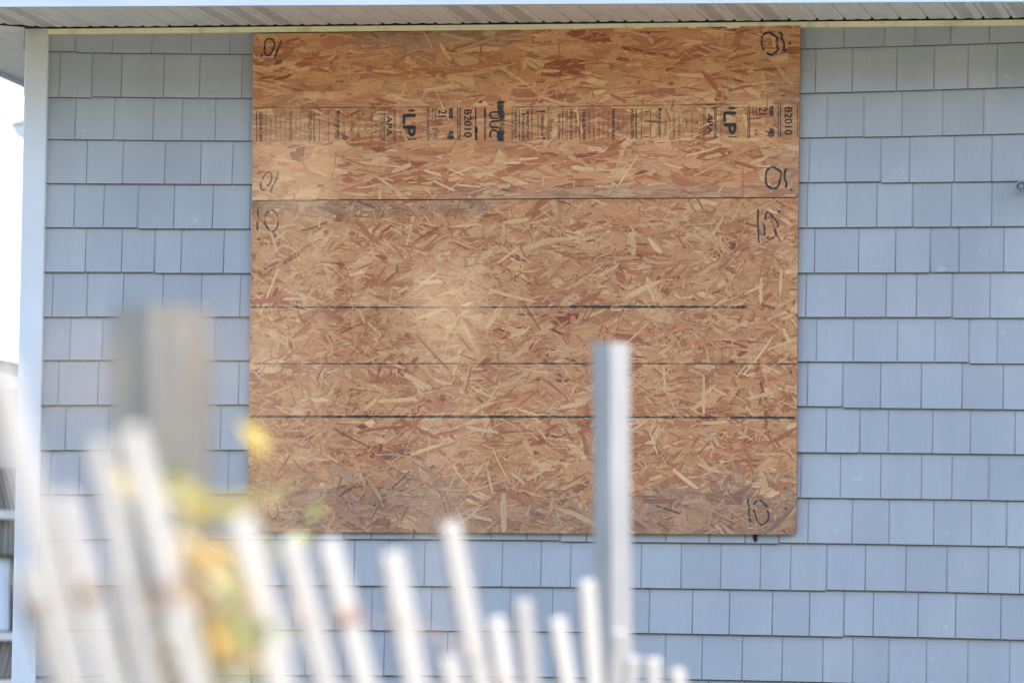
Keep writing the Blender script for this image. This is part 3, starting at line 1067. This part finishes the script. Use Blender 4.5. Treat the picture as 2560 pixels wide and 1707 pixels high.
def stamp(x_of, y_of, full):
    """x_of / y_of turn second-stamp crop coordinates into photo pixels"""
    dk, ft = MB(), MB()
    X, Y = x_of, y_of
    for lx, w_ in ((1310, 2.0), (1552, 1.8), (2055, 1.2), (2285, 3.0), (2375, 1.4), (2530, 1.6), (2925, 1.4), (2950, 1.4)):
        vline(ft if w_ < 1.9 else dk, X(lx), Y(225), Y(750), w_)
    for tx, cap, y0, y1, body, bold in (
            (1385, 58, 232, 755, '253-620-7400', 0.25), (1470, 50, 225, 745, 'FOR PROPER SUPPORT', 0), (1635, 46, 232, 745, 'REQUIREMENTS', 0),
            (1720, 46, 260, 735, 'ACCORDANCE WITH', 0), (1802, 46, 250, 735, 'MUST BE INSTALLED IN', 0), (1890, 52, 222, 755, 'PERFORMANCE PANELS', 0.2),
            (1972, 46, 340, 610, 'FOR ROOF', 0), (2132, 42, 420, 715, 'SECTION', 0), (2218, 58, 240, 740, 'INSTALLATION', 0.35),
            (2640, 40, 260, 700, 'WOOD ASSOCIATION', 0), (2690, 46, 230, 720, 'THE ENGINEERED', 0.15), (2790, 44, 220, 700, 'WWW.APAWOOD.ORG', 0), (3150, 44, 400, 560, '40', 0),
            (3255, 44, 250, 740, 'THICKNESS', 0), (3335, 60, 390, 580, '24/16', 0), (3410, 44, 255, 705, 'RATED SHEATHING', 0), (3030, 40, 330, 740, 'EXPOSURE 1', 0)):
        put_text(dk if bold else ft, body, X(tx), cap / S4, Y(y0), Y(y1), bold)
    for ax0, ay in ((2470, 270), (2455, 712)):
        hline(dk, X(ax0 - 40), X(ax0 + 50), Y(ay), Y(ay), 1.8)
    blob(dk, X(2700), Y(238), 4.5, 3.2, 3)
    ring_mark(ft, X(3055), Y(248), 9.4, 2.4)
    put_text(ft, 'E', X(3055), 8, Y(215), Y(280))
    for lx in (3452, 3478, 3642, 3666):
        vline(dk, X(lx), Y(200), Y(740), 1.7)
    put_text(dk, 'APA', X(3562), 13.5, Y(305), Y(652), 0.35)
    put_text(dk, 'L', X(3905), 30, Y(278), Y(445), 1.6)
    put_text(dk, 'P', X(3905), 30, Y(480), Y(655), 1.6)
    blob(dk, X(3945), Y(212), 9.0, 3.6, 8)
    hline(dk, X(3880), X(4030), Y(712), Y(705), 2.6)
    vline(dk, X(4218), Y(175), Y(740), 1.9)
    vline(dk, X(4245), Y(140), Y(740), 1.9)
    put_text(ft, 'SHEATHING SPAN', X(3758), 6, Y(260), Y(690))
    # lot marks after the frame
    vline(dk, X(4310), Y(180), Y(350), 2.2); vline(dk, X(4362), Y(180), Y(350), 2.4)
    put_text(dk, '21', X(4480), 20, Y(208), Y(322), 0.6)
    vline(dk, X(4610), Y(175), Y(350), 4.5); vline(dk, X(4645), Y(170), Y(350), 3.6)
    vline(dk, X(4345), Y(580), Y(710), 2.0); vline(dk, X(4375), Y(580), Y(690), 1.6)
    blob(dk, X(4628), Y(635), 7.0, 11.5, 21)
    ribbon(dk, [(X(4520), Y(610)), (X(4575), Y(640)), (X(4560), Y(700))], 2.4, YB1 - 0.0024)
    vline(dk, X(4745), Y(160), Y(720), 2.2); vline(dk, X(4785), Y(160), Y(720), 2.4)
    put_text(dk, 'B2010', X(4920), 18.5, Y(200), Y(672), 0.5)
    return dk, ft


# second (right) stamp: crop origin (1260, 240); the columns measured from crop 4 carry on at +2213 = (1580-1260)*S4
dk2, ft2 = stamp(lambda v_: 1260 + v_ / S4, lambda v_: 240 + v_ / S4, True)
Y3 = lambda v_: 240 + v_ / S4
X3 = lambda v_: 1260 + v_ / S4
hline(ft2, X3(140), X3(790), Y3(192), Y3(190), 2.0)
hline(dk2, X3(950), X3(4245), Y3(186), Y3(140), 1.7)
for lx, w_ in ((140, 1.9), (265, 2.0), (482, 1.8), (765, 1.8), (1015, 2.0)):
    vline(dk2 if w_ > 1.85 else ft2, X3(lx), Y3(200), Y3(768), w_)
for tx, cap, y0, y1, body, bold in (
        (202, 54, 260, 745, 'MADE IN U.S.A.', 0.15), (332, 48, 245, 765, '1-877-814-8190', 0.15), (408, 46, 235, 760, 'FOR PRODUCT SUPPORT', 0.1),
        (592, 40, 310, 695, 'THIS DIRECTION', 0), (662, 44, 315, 690, 'STRENGTH AXIS', 0.2), (805, 44, 235, 755, 'SIZED FOR SPACING', 0), (950, 46, 320, 755, 'SIDE DOWN', 0.1),
        (1082, 48, 230, 765, '1/8 INCH AT EDGES', 0), (1162, 48, 240, 755, '1/8 INCH AT ENDS', 0.1), (1242, 44, 280, 720, 'SPACE PANELS', 0)):
    put_text(dk2 if bold else ft2, body, X3(tx), cap / S4, Y3(y0), Y3(y1), bold)
for ay in (270, 737):
    hline(dk2, X3(565), X3(690), Y3(ay), Y3(ay), 2.6)
    dk2.face([on_y(X3(680), Y3(ay - 24), YB1 - 0.0026), on_y(X3(680), Y3(ay + 24), YB1 - 0.0026), on_y(X3(728), Y3(ay), YB1 - 0.0026)])
vline(dk2, 1993.5, 262, 343, 2.2)
# first (left) stamp: same block shifted; its 'APA' starts at photo x 973 instead of 1775
dk1, ft1 = stamp(lambda v_: 1260 + (v_ - 3562) / S4 * (1 + 0.02 * (v_ < 3000)) + 3562 / S4 - 801.6, lambda v_: 246 + v_ / S4, False)
X2 = lambda v_: 940 + v_ / S4
Y2 = lambda v_: 240 + v_ / S4
hline(dk1, 632, 1068, 271, 268, 1.7)
hline(ft1, 655, 690, 265.5, 265, 1.8)
vline(dk1, X2(1722), Y2(200), Y2(770), 3.2); vline(dk1, X2(1735), Y2(540), Y2(770), 6.0)
blob(dk1, X2(1805), Y2(112), 5.5, 3.2, 31)
vline(dk1, X2(1885), Y2(210), Y2(400), 5.2); vline(dk1, X2(1885), Y2(400), Y2(760), 3.6)
put_text(dk1, 'UUC', X2(2040), 23, Y2(270), Y2(720), 0.7)
ribbon(dk1, [(X2(2165), Y2(90)), (X2(2150), Y2(230)), (X2(2175), Y2(400)), (X2(2165), Y2(600)), (X2(2155), Y2(780))], 12.5, YB1 - 0.0028, 0, 0.45, 9)
blob(dk1, X2(2155), Y2(112), 10.5, 3.2, 33)
blob(dk1, X2(2150), Y2(750), 5.5, 5.0, 34)
for dk, ft in ((dk1, ft1), (dk2, ft2)):
    tag(adopt(dk.build('printed_stamp', M_INK), top_board, top_inv), kind='stuff')
    tag(adopt(ft.build('printed_stamp', M_INK_FAINT), top_board, top_inv), kind='stuff')

# black strap end hanging below the lower board
s = MB()
pts = [(1882, 1326), (1893, 1326), (1893.5, 1346), (1891.5, 1354), (1886.5, 1354), (1882.5, 1346)]
fr = [on_y(a, b, -0.0185) for a, b in pts]
bkq = [on_y(a, b, -0.0165) for a, b in pts]
s.face(list(reversed(fr))); s.face(bkq)
for k in range(6):
    s.face([fr[k], fr[(k + 1) % 6], bkq[(k + 1) % 6], bkq[k]])
tag(s.build('black_strap', M_BLACK), 'short black strap end poking out below the lower board', 'strap')

# grey fixture at the right edge of the siding
fxr = on_y(2556, 470, -0.02)
fix = empty('wall_spigot', tuple(fxr))
tag(fix, 'small grey spigot fixed to the siding at the right edge', 'spigot')
inv = Matrix.Translation(fxr).inverted()
s = MB()
s.tube([fxr + Vector((0, 0.012, 0)), fxr + Vector((0, -0.012, 0)), fxr + Vector((0, -0.055, -0.004))], [0.019, 0.018, 0.010], 14)
adopt(s.build('spigot_flange', M_METAL, smooth=False), fix, inv)
s = MB()
for a in range(10):
    an = a * math.pi / 5
    c_ = fxr + Vector((0.015 * math.cos(an), -0.060, 0.015 * math.sin(an)))
    s.tube([c_ + Vector((0, -0.008, 0)), c_ + Vector((0, 0.008, 0))], 0.0055, 7)
s.tube([fxr + Vector((0, -0.068, 0)), fxr + Vector((0, -0.052, 0))], 0.014, 14)
adopt(s.build('spigot_handle', M_METAL), fix, inv)
s = MB()
s.tube([fxr + Vector((0, -0.04, 0)), fxr + Vector((0, -0.05, -0.014)), fxr + Vector((0, -0.05, -0.026))], [0.008, 0.009, 0.009], 10)
adopt(s.build('spigot_spout', M_METAL), fix, inv)

# ------------------------------------------------------------------ dune fence in the foreground
fence = empty('dune_fence', tuple(Vector((at_d(1000, 1700, 8.3).x, at_d(1000, 1700, 8.3).y, 0.0))))
finv = Matrix.Translation(fence.location).inverted()
tag(fence, 'blurred white slat fence leaning across the foreground below the boards', 'fence')
# (top px, lower px, depth, width m)
PK = [((-2, 905), (176, 1700), 5.8, 0.034), ((152, 1235), (272, 1700), 6.0, 0.030), ((243, 1105), (362, 1700), 5.9, 0.027), ((322, 1072), (482, 1697), 5.8, 0.031),
      ((600, 1290), (698, 1704), 6.5, 0.036), ((722, 1345), (815, 1704), 7.8, 0.041), ((818, 1352), (912, 1704), 7.9, 0.040), ((976, 1380), (1036, 1704), 8.0, 0.044),
      ((1122, 1306), (1203, 1704), 8.6, 0.039), ((1118, 1640), (1130, 1707), 8.3, 0.036), ((1236, 1545), (1262, 1704), 8.9, 0.040), ((1304, 1500), (1326, 1704), 9.2, 0.038),
      ((1390, 1545), (1418, 1704), 9.4, 0.037), ((1464, 1452), (1484, 1704), 9.6, 0.040), ((1545, 1575), (1536, 1704), 9.8, 0.036), ((1630, 1645), (1632, 1707), 10.2, 0.040),
      ((1690, 1672), (1694, 1707), 10.4, 0.040), ((60, 1420), (150, 1707), 6.9, 0.036), ((1580, 1640), (1576, 1707), 10.0, 0.034)]
nf = Vector((0.81, -0.59, 0)).normalized()
random.seed(21)
wire_pts = []
for k, (tp, lp, d, wd) in enumerate(PK):
    T = at_d(*tp, d)
    L_ = at_d(*lp, d)
    ax = (T - L_).normalized()
    length = min((T.z - ground_z(T.x, T.y) + 0.12) / max(ax.z, 0.5), 1.75)
    tw = random.uniform(0.03, 0.13)
    n0 = Matrix.Rotation(tw, 3, 'Z') @ nf
    fn = (n0 - ax * n0.dot(ax)).normalized()
    side = ax.cross(fn).normalized()
    s = MB()
    th = 0.011
    h = wd / 2
    secs = [(-length, 0.0), (-length * 0.5, random.uniform(-0.006, 0.006)), (-0.02, 0.0), (-0.004, 0.0), (0, 0.0)]
    prev = None
    for q, (zz, bo) in enumerate(secs):
        hw = h * (0.72 if q == 4 else 1.0)
        t2 = th / 2 * (0.6 if q == 4 else 1)
        ringp = [(-hw + bo, -t2, zz), (hw + bo, -t2, zz), (hw + bo, t2, zz), (-hw + bo, t2, zz)]
        base = len(s.v)
        s.v += ringp
        if prev is not None:
            for e in range(4):
                s.f.append((prev + e, prev + (e + 1) % 4, base + (e + 1) % 4, base + e)); s.mi.append(0)
        prev = base
    s.f.append((prev, prev + 1, prev + 2, prev + 3)); s.mi.append(0)
    o = s.build('picket', M_PICKET)
    mw = Matrix((( side.x, -fn.x, ax.x, T.x), (side.y, -fn.y, ax.y, T.y), (side.z, -fn.z, ax.z, T.z), (0, 0, 0, 1)))
    o.parent = fence
    o.matrix_parent_inverse = finv
    o.matrix_basis = mw
    # where the wire crosses
    wz = 1.135 if d < 7 else (1.15 if d < 8.2 else 1.15 - 0.11 * (d - 8.2))
    tw_ = (wz - T.z) / ax.z
    wire_pts.append((d, T + ax * tw_, fn, side, ax, wd, T.z))
wire_pts.sort(key=lambda q: q[0])
s = MB()
pp = []
for d, q, fn, side, ax, wd, tz in wire_pts:
    if tz > 1.14:
        pp += [q + fn * 0.010]
pp2 = []
for k, q in enumerate(pp):
    pp2.append(q)
    if k + 1 < len(pp):
        pp2.append((q + pp[k + 1]) / 2 + Vector((0, 0, -0.006)))
s.tube(pp2, 0.0013, 6)
o = adopt(s.build('fence_wire', M_WIRE), fence, finv)
for wi, (d, q, fn, side, ax, wd, tz) in enumerate(wire_pts):
    if tz <= 1.14 or wi not in (1, 3, 5, 7, 9):
        continue
    s = MB()
    for e in (-0.007, 0.0, 0.006):
        cpts = []
        for a in range(9):
            an = a * math.pi / 4
            cc, ss = math.cos(an), math.sin(an)
            cpts.append(q + side * (wd / 2 + 0.003) * max(-1, min(1, cc * 1.35)) + fn * 0.0085 * max(-1, min(1, ss * 1.35)) + ax * (e + 0.003 * math.sin(an)))
        s.tube(cpts, 0.0021, 5)
    adopt(s.build('wire_tie', M_WIRE), fence, finv)

# slim square stake standing among the right-hand pickets
T = at_d(1527, 858, 11.0)
Lq = at_d(1533, 1704, 11.0)
ax = (T - Lq).normalized()
s = MB()
hh = 0.0258
lng = (T.z + 0.15) / ax.z
view = Vector(AX[2]); vh = Vector((view.x, view.y, 0)).normalized()
s1 = (Matrix.Rotation(math.radians(42), 3, 'Z') @ (-vh)).normalized()
s2 = Vector((-s1.y, s1.x, 0))
prev = None
for zz, k_ in ((-lng, 1), (-0.5, 1.03), (-0.2, 0.98), (0, 1.0)):
    base = len(s.v)
    for a, b in ((1, 1), (-1, 1), (-1, -1), (1, -1)):
        q = T + ax * zz + (s1 * a + s2 * b) * hh * k_
        s.v.append(tuple(q))
    if prev is not None:
        for e in range(4):
            s.f.append((prev + e, prev + (e + 1) % 4, base + (e + 1) % 4, base + e)); s.mi.append(0)
    prev = base
s.f.append((prev, prev + 1, prev + 2, prev + 3)); s.mi.append(0)
stake = s.build('fence_stake', M_STAKE, loc=(T.x, T.y, 0.0))
tag(stake, 'tall slim square grey stake rising in front of the lower board', 'stake')

# thick weathered post nearest the camera
T = at_d(404, 768, 7.4)
Lq = at_d(412, 1700, 7.4)
ax = (T - Lq).normalized()
s = MB()
hh = 0.0500
lng = (T.z + 0.15) / ax.z
s1 = (Matrix.Rotation(math.radians(36), 3, 'Z') @ (-vh)).normalized()
s2 = Vector((-s1.y, s1.x, 0))
prev = None
for zz, k_ in ((-lng, 1), (-0.6, 1.0), (-0.25, 0.97), (-0.06, 0.98), (0, 0.93)):
    base = len(s.v)
    for a, b in ((1, 1), (-1, 1), (-1, -1), (1, -1)):
        q = T + ax * zz + (s1 * a + s2 * b) * hh * k_
        s.v.append(tuple(q))
    if prev is not None:
        for e in range(4):
            s.f.append((prev + e, prev + (e + 1) % 4, base + (e + 1) % 4, base + e)); s.mi.append(0)
    prev = base
s.f.append((prev, prev + 1, prev + 2, prev + 3)); s.mi.append(0)
post = s.build('wooden_post', M_POST, loc=(T.x, T.y, 0.0))
tag(post, 'thick blurred grey wooden post behind the leaning pickets at left', 'post')

# ------------------------------------------------------------------ shrub with autumn leaves
def leaf_mesh(name, L, wd, m_):
    s = MB()
    prof_ = [(0, 0.0), (0.2, 0.62), (0.45, 1.0), (0.7, 0.8), (0.9, 0.35), (1, 0.0)]
    up = lambda t: 0.10 * L * math.sin(t * 2.6)
    for (ta, wa), (tb, wb_) in zip(prof_[:-1], prof_[1:]):
        for sg in (-1, 1):
            pts_ = [(ta * L, 0, up(ta)), (tb * L, 0, up(tb)), (tb * L, sg * wb_ * wd / 2, up(tb) + wb_ * wd * 0.16), (ta * L, sg * wa * wd / 2, up(ta) + wa * wd * 0.16)]
            if wa == 0:
                pts_ = pts_[:3]
            elif wb_ == 0:
                pts_ = [pts_[0], pts_[1], pts_[3]]
            s.face(pts_ if sg > 0 else list(reversed(pts_)))
    me = bpy.data.meshes.new(name)
    me.from_pydata(s.v, [], s.f)
    me.materials.append(m_)
    return me


LM = {k: leaf_mesh('leaf', 0.070, 0.036, v_) for k, v_ in LEAVES.items()}


def shrub(name, label, base, clusters, stems_r=0.004):
    root = empty(name, base)
    inv_ = Matrix.Translation(Vector(base)).inverted()
    tag(root, label, 'shrub')
    st = MB()
    bv = Vector(base)
    for (px, py, d, col, n, spread, sc) in clusters:
        c0 = at_d(px, py, d)
        mid = (bv * 0.45 + c0 * 0.55) + Vector((random.uniform(-0.05, 0.05), random.uniform(-0.05, 0.05), 0.08))
        st.tube([bv, mid, c0 + Vector((0, 0, 0.01))], [stems_r, stems_r * 0.7, stems_r * 0.35], 6)
        for q in range(n):
            p_ = c0 + Vector([random.gauss(0, spread) for _ in range(3)])
            o = bpy.data.objects.new('leaf', LM[col if random.random() < 0.8 else random.choice(('brown', 'yellow', 'green'))])
            COL.objects.link(o)
            sc_ = sc * random.uniform(0.75, 1.2)
            e = Matrix.Rotation(random.uniform(0, 6.28), 4, 'Z') @ Matrix.Rotation(random.uniform(-0.9, 0.9), 4, 'Y') @ Matrix.Rotation(random.uniform(-0.7, 0.7), 4, 'X')
            o.parent = root
            o.matrix_parent_inverse = inv_
            o.matrix_basis = Matrix.Translation(p_) @ e @ Matrix.Scale(sc_, 4)
    o = st.build('stem', M_STEM, smooth=True)
    adopt(o, root, inv_)
    return root


random.seed(5)
b0 = at_d(520, 1700, 6.9)
shrub('autumn_shrub', 'blurred shrub with yellow, orange and lime leaves beside the thick post', (b0.x, b0.y, 0.0),
      [(495, 1440, 6.8, 'orange', 4, 0.018, 0.95), (450, 1340, 6.9, 'yellow', 4, 0.025, 0.8), (580, 1565, 7.1, 'lime', 5, 0.014, 0.9), (545, 1670, 7.0, 'orange', 5, 0.020, 0.8),
       (540, 1705, 7.0, 'lime', 4, 0.025, 0.8), (540, 1240, 7.1, 'brown', 3, 0.03, 0.7), (545, 1330, 7.2, 'green', 4, 0.025, 0.7), (560, 1470, 7.2, 'green', 4, 0.03, 0.8), (395, 1195, 7.0, 'green', 1, 0.01, 0.7),
       (470, 1600, 7.2, 'brown', 3, 0.025, 0.8), (400, 1640, 7.1, 'brown', 3, 0.025, 0.8), (520, 1560, 7.2, 'yellow', 4, 0.03, 0.8), (510, 1330, 7.1, 'green', 4, 0.03, 0.8), (560, 1400, 7.1, 'yellow', 4, 0.03, 0.7), (545, 1620, 7.1, 'green', 4, 0.03, 0.8), (490, 1680, 7.0, 'yellow', 4, 0.03, 0.8), (510, 1270, 7.1, 'green', 6, 0.03, 0.8), (545, 1390, 7.0, 'green', 6, 0.03, 0.8), (520, 1500, 7.0, 'green', 7, 0.03, 0.8), (550, 1600, 7.1, 'brown', 6, 0.03, 0.8), (500, 1430, 6.4, 'orange', 5, 0.02, 1.0), (520, 1480, 6.4, 'orange', 3, 0.02, 0.9), (480, 1360, 6.4, 'yellow', 5, 0.025, 0.9), (585, 1545, 6.3, 'lime', 5, 0.015, 0.9), (555, 1660, 6.4, 'orange', 5, 0.02, 0.9), (530, 1690, 6.4, 'lime', 5, 0.02, 0.9), (520, 1230, 6.6, 'green', 4, 0.03, 0.8), (530, 1580, 6.5, 'green', 5, 0.025, 0.8)], 0.0035)
b1 = at_d(700, 1700, 9.6)
shrub('sapling', 'small yellow-green leafy sprig in front of the lower left board corner', (b1.x, b1.y, 0.0),
      [(778, 1312, 9.0, 'lime', 2, 0.007, 1.0), (648, 1140, 7.4, 'yellow', 1, 0.008, 0.8), (668, 1266, 7.8, 'yellow', 1, 0.008, 0.9)], 0.0016)

# a thin weed standing close to the wall
b2 = on_y(630, 1707, -1.1)
weed = empty('thin_weed', (b2.x, b2.y, 0))
tag(weed, 'thin sharp weed stem with one bud close to the siding', 'weed')
winv = Matrix.Translation(weed.location).inverted()
s = MB()
tips = [on_y(a, b, -1.1) for a, b in ((630, 1760), (628.5, 1700), (624, 1650), (617, 1605), (609, 1570), (598, 1520), (592, 1460), (588, 1400))]
s.tube([Vector((b2.x + 0.02, -1.1, 0))] + tips, [0.004] + [0.0032, 0.0030, 0.0028, 0.0024, 0.0018, 0.0012, 0.001, 0.0007], 7)
adopt(s.build('stem', M_STEM, smooth=True), weed, winv)
s = MB()
q = on_y(624.5, 1624, -1.105)
s.tube([q + Vector((0, 0, -0.009)), q + Vector((0, 0, -0.004)), q + Vector((0, 0, 0.004)), q + Vector((0, 0, 0.008))], [0.002, 0.006, 0.006, 0.002], 8)
adopt(s.build('bud', M_STEM, smooth=True), weed, winv)

# dry grass close to the lens, melted by the blur
for gi, (spec, lab) in enumerate((
        ([(1112, 775, 3.0, 0.007)], 'hazy out-of-focus straw plume close to the lens over the boards'),
        ([(740, 440, 2.9, 0.005), (570, 930, 2.4, 0.004)], 'faint out-of-focus grass stems close to the lens left of the boards'),
        ([(210, 960, 2.4, 0.005)], 'faint out-of-focus straw blades close to the lens by the post'))):
    p0 = at_d(spec[0][0], 1707, spec[0][2])
    gr = empty('dry_grass', (p0.x, p0.y, 0))
    tag(gr, lab, 'grass')
    ginv = Matrix.Translation(gr.location).inverted()
    for (px, py, d, rad) in spec:
        T = at_d(px, py, d)
        s = MB()
        s.tube([Vector((p0.x, p0.y, 0)), (T + p0) / 2 + Vector((0.004, 0, -0.25)), T - Vector((0, 0, 0.03))], [0.0012, 0.0009, 0.0006], 5)
        adopt(s.build('stalk', M_DRYGRASS, smooth=True), gr, ginv)
        s = MB()
        for q in range(60):
            z_ = random.uniform(-0.03, 0.02)
            a = random.uniform(0, 6.28)
            rr = rad * (1 - abs(z_) / 0.045)
            c0 = T + Vector((rr * math.cos(a) * 0.4, rr * math.sin(a) * 0.4, z_))
            s.tube([c0, c0 + Vector((rr * math.cos(a), rr * math.sin(a), 0.006))], [0.0013, 0.0005], 4)
        adopt(s.build('seed_head', M_DRYGRASS), gr, ginv)

# ------------------------------------------------------------------ neighbouring house behind, left sliver
nb = empty('neighbour_house', (-6.5, 10.0, 0))
tag(nb, 'bright neighbouring house with grey cedar walls glimpsed past the corner board', 'house')
ninv = Matrix.Translation(nb.location).inverted()


def nbox(name, lo, hi, m_):
    q = MB()
    q.box(lo, hi)
    return adopt(q.build(name, m_), nb, ninv)


NY = 10.0
zz = lambda py: on_y(20, py, NY).z
nbox('upper_wall', (-8.6, NY + 0.10, zz(1167)), (-3.0, NY + 4, zz(950)), M_PALE)
nbox('lower_wall', (-8.6, NY + 0.06, 0), (-3.0, NY + 3.9, zz(1167)), M_CEDAR)
# cedar boards in slanted courses
for (pa, pb, sl, nm) in ((1169, 1274, 0.30, 'cedar_course'), (1298, 1386, 0.0, 'cedar_course'), (1602, 1692, -0.25, 'cedar_course')):
    za, zb = zz(pb), zz(pa)
    q = MB()
    x = -8.6
    while x < -3.0:
        wd = random.uniform(0.018, 0.026)
        q.hexa([(x, NY + 0.02 + random.uniform(0, 0.012), za), (x + wd, NY + 0.02, za), (x + wd, NY + 0.059, za), (x, NY + 0.059, za),
                (x - sl * 0.2, NY + 0.03, zb), (x + wd - sl * 0.2, NY + 0.03, zb), (x + wd - sl * 0.2, NY + 0.059, zb), (x - sl * 0.2, NY + 0.059, zb)])
        x += wd + random.uniform(0.006, 0.012)
    adopt(q.build(nm, M_CEDAR), nb, ninv)
nbox('white_band', (-8.6, NY - 0.03, zz(1297)), (-3.0, NY + 0.018, zz(1275)), M_PALE)
nbox('white_band', (-8.6, NY - 0.03, zz(1600)), (-3.0, NY + 0.018, zz(1580)), M_PALE)
nbox('white_band', (-8.6, NY - 0.03, zz(1740)), (-3.0, NY + 0.018, zz(1697)), M_PALE)
wx = on_y(25, 1480, NY).x
nbox('window', (-5.6, NY + 0.03, zz(1575)), (wx, NY + 0.05, zz(1393)), M_GLASS)
nbox('window_frame', (wx + 0.001, NY - 0.01, zz(1578)), (wx + 0.022, NY + 0.05, zz(1388)), M_BROWNFRAME)
nbox('window_frame', (-5.62, NY - 0.01, zz(1393) + 0.001), (wx, NY + 0.05, zz(1386)), M_BROWNFRAME)
q = MB()
e0, e1 = on_y(-600, 640, NY - 0.5), on_y(46, 916, NY - 0.5)
slope = (e1.z - e0.z) / (e1.x - e0.x)
x0_, x1_ = -9.0, -2.8
zr = lambda x: e1.z + slope * 0.35 * (x - e1.x)
for (za_, zb_, ya2, m_, nm) in ((0.0, 0.07, NY - 0.45, M_ROOF, 'porch_roof'), (-0.075, -0.002, NY - 0.43, M_FASCIA, 'porch_fascia')):
    q = MB()
    q.hexa([(x0_, ya2, zr(x0_) + za_ - 0.05), (x1_, ya2, zr(x1_) + za_ - 0.05), (x1_, NY + 4, zr(x1_) + za_ - 0.05 + (0.06 if m_ is M_ROOF else 0)), (x0_, NY + 4, zr(x0_) + za_ - 0.05 + (0.06 if m_ is M_ROOF else 0)),
            (x0_, ya2, zr(x0_) + zb_ - 0.05), (x1_, ya2, zr(x1_) + zb_ - 0.05), (x1_, NY + 4, zr(x1_) + zb_ - 0.05 + (0.06 if m_ is M_ROOF else 0)), (x0_, NY + 4, zr(x0_) + zb_ - 0.05 + (0.06 if m_ is M_ROOF else 0))])
    adopt(q.build(nm, m_), nb, ninv)
# upper storey with its projecting eave corner
xe, ze0, ze1 = on_y(28, 316, NY).x, on_y(40, 341, NY).z, on_y(30, 312, NY).z
nbox('upper_storey', (xe + 0.35, NY + 0.3, zr(xe) + 0.1), (-1.0, NY + 4, ze0), M_PALE)
q = MB()
q.hexa([(xe + 0.03, NY, ze0), (-0.8, NY, ze0), (-0.8, NY + 4, ze0), (xe + 0.03, NY + 4, ze0),
        (xe, NY - 0.02, ze1), (-0.8, NY - 0.02, ze1), (-0.8, NY + 4, ze1), (xe, NY + 4, ze1)])
adopt(q.build('gutter', M_FASCIA), nb, ninv)
q = MB()
q.hexa([(xe - 0.005, NY - 0.03, ze1 + 0.002), (-0.8, NY - 0.03, ze1 + 0.002), (-0.8, NY + 4, ze1 + 0.002), (xe - 0.005, NY + 4, ze1 + 0.002),
        (xe + 1.2, NY + 1.8, ze1 + 0.8), (-1.2, NY + 1.8, ze1 + 0.8), (-1.2, NY + 2.2, ze1 + 0.8), (xe + 1.2, NY + 2.2, ze1 + 0.8)])
adopt(q.build('upper_roof', M_ROOF), nb, ninv)

# overhead cable running to the neighbouring house
s = MB()
ca, cb = on_y(-700, 500, 16), on_y(58, 573, 13)
pts = [ca.lerp(cb, t_ / 10) + Vector((0, 0, -0.25 * math.sin(math.pi * t_ / 10) * 0.2)) for t_ in range(11)] + [Vector((-3.9, NY + 0.35, 3.74))]
s.tube(pts, 0.006, 6)
tag(s.build('overhead_cable', M_CABLE, smooth=True), 'thin pale overhead cable crossing the bright sky at left', 'cable')
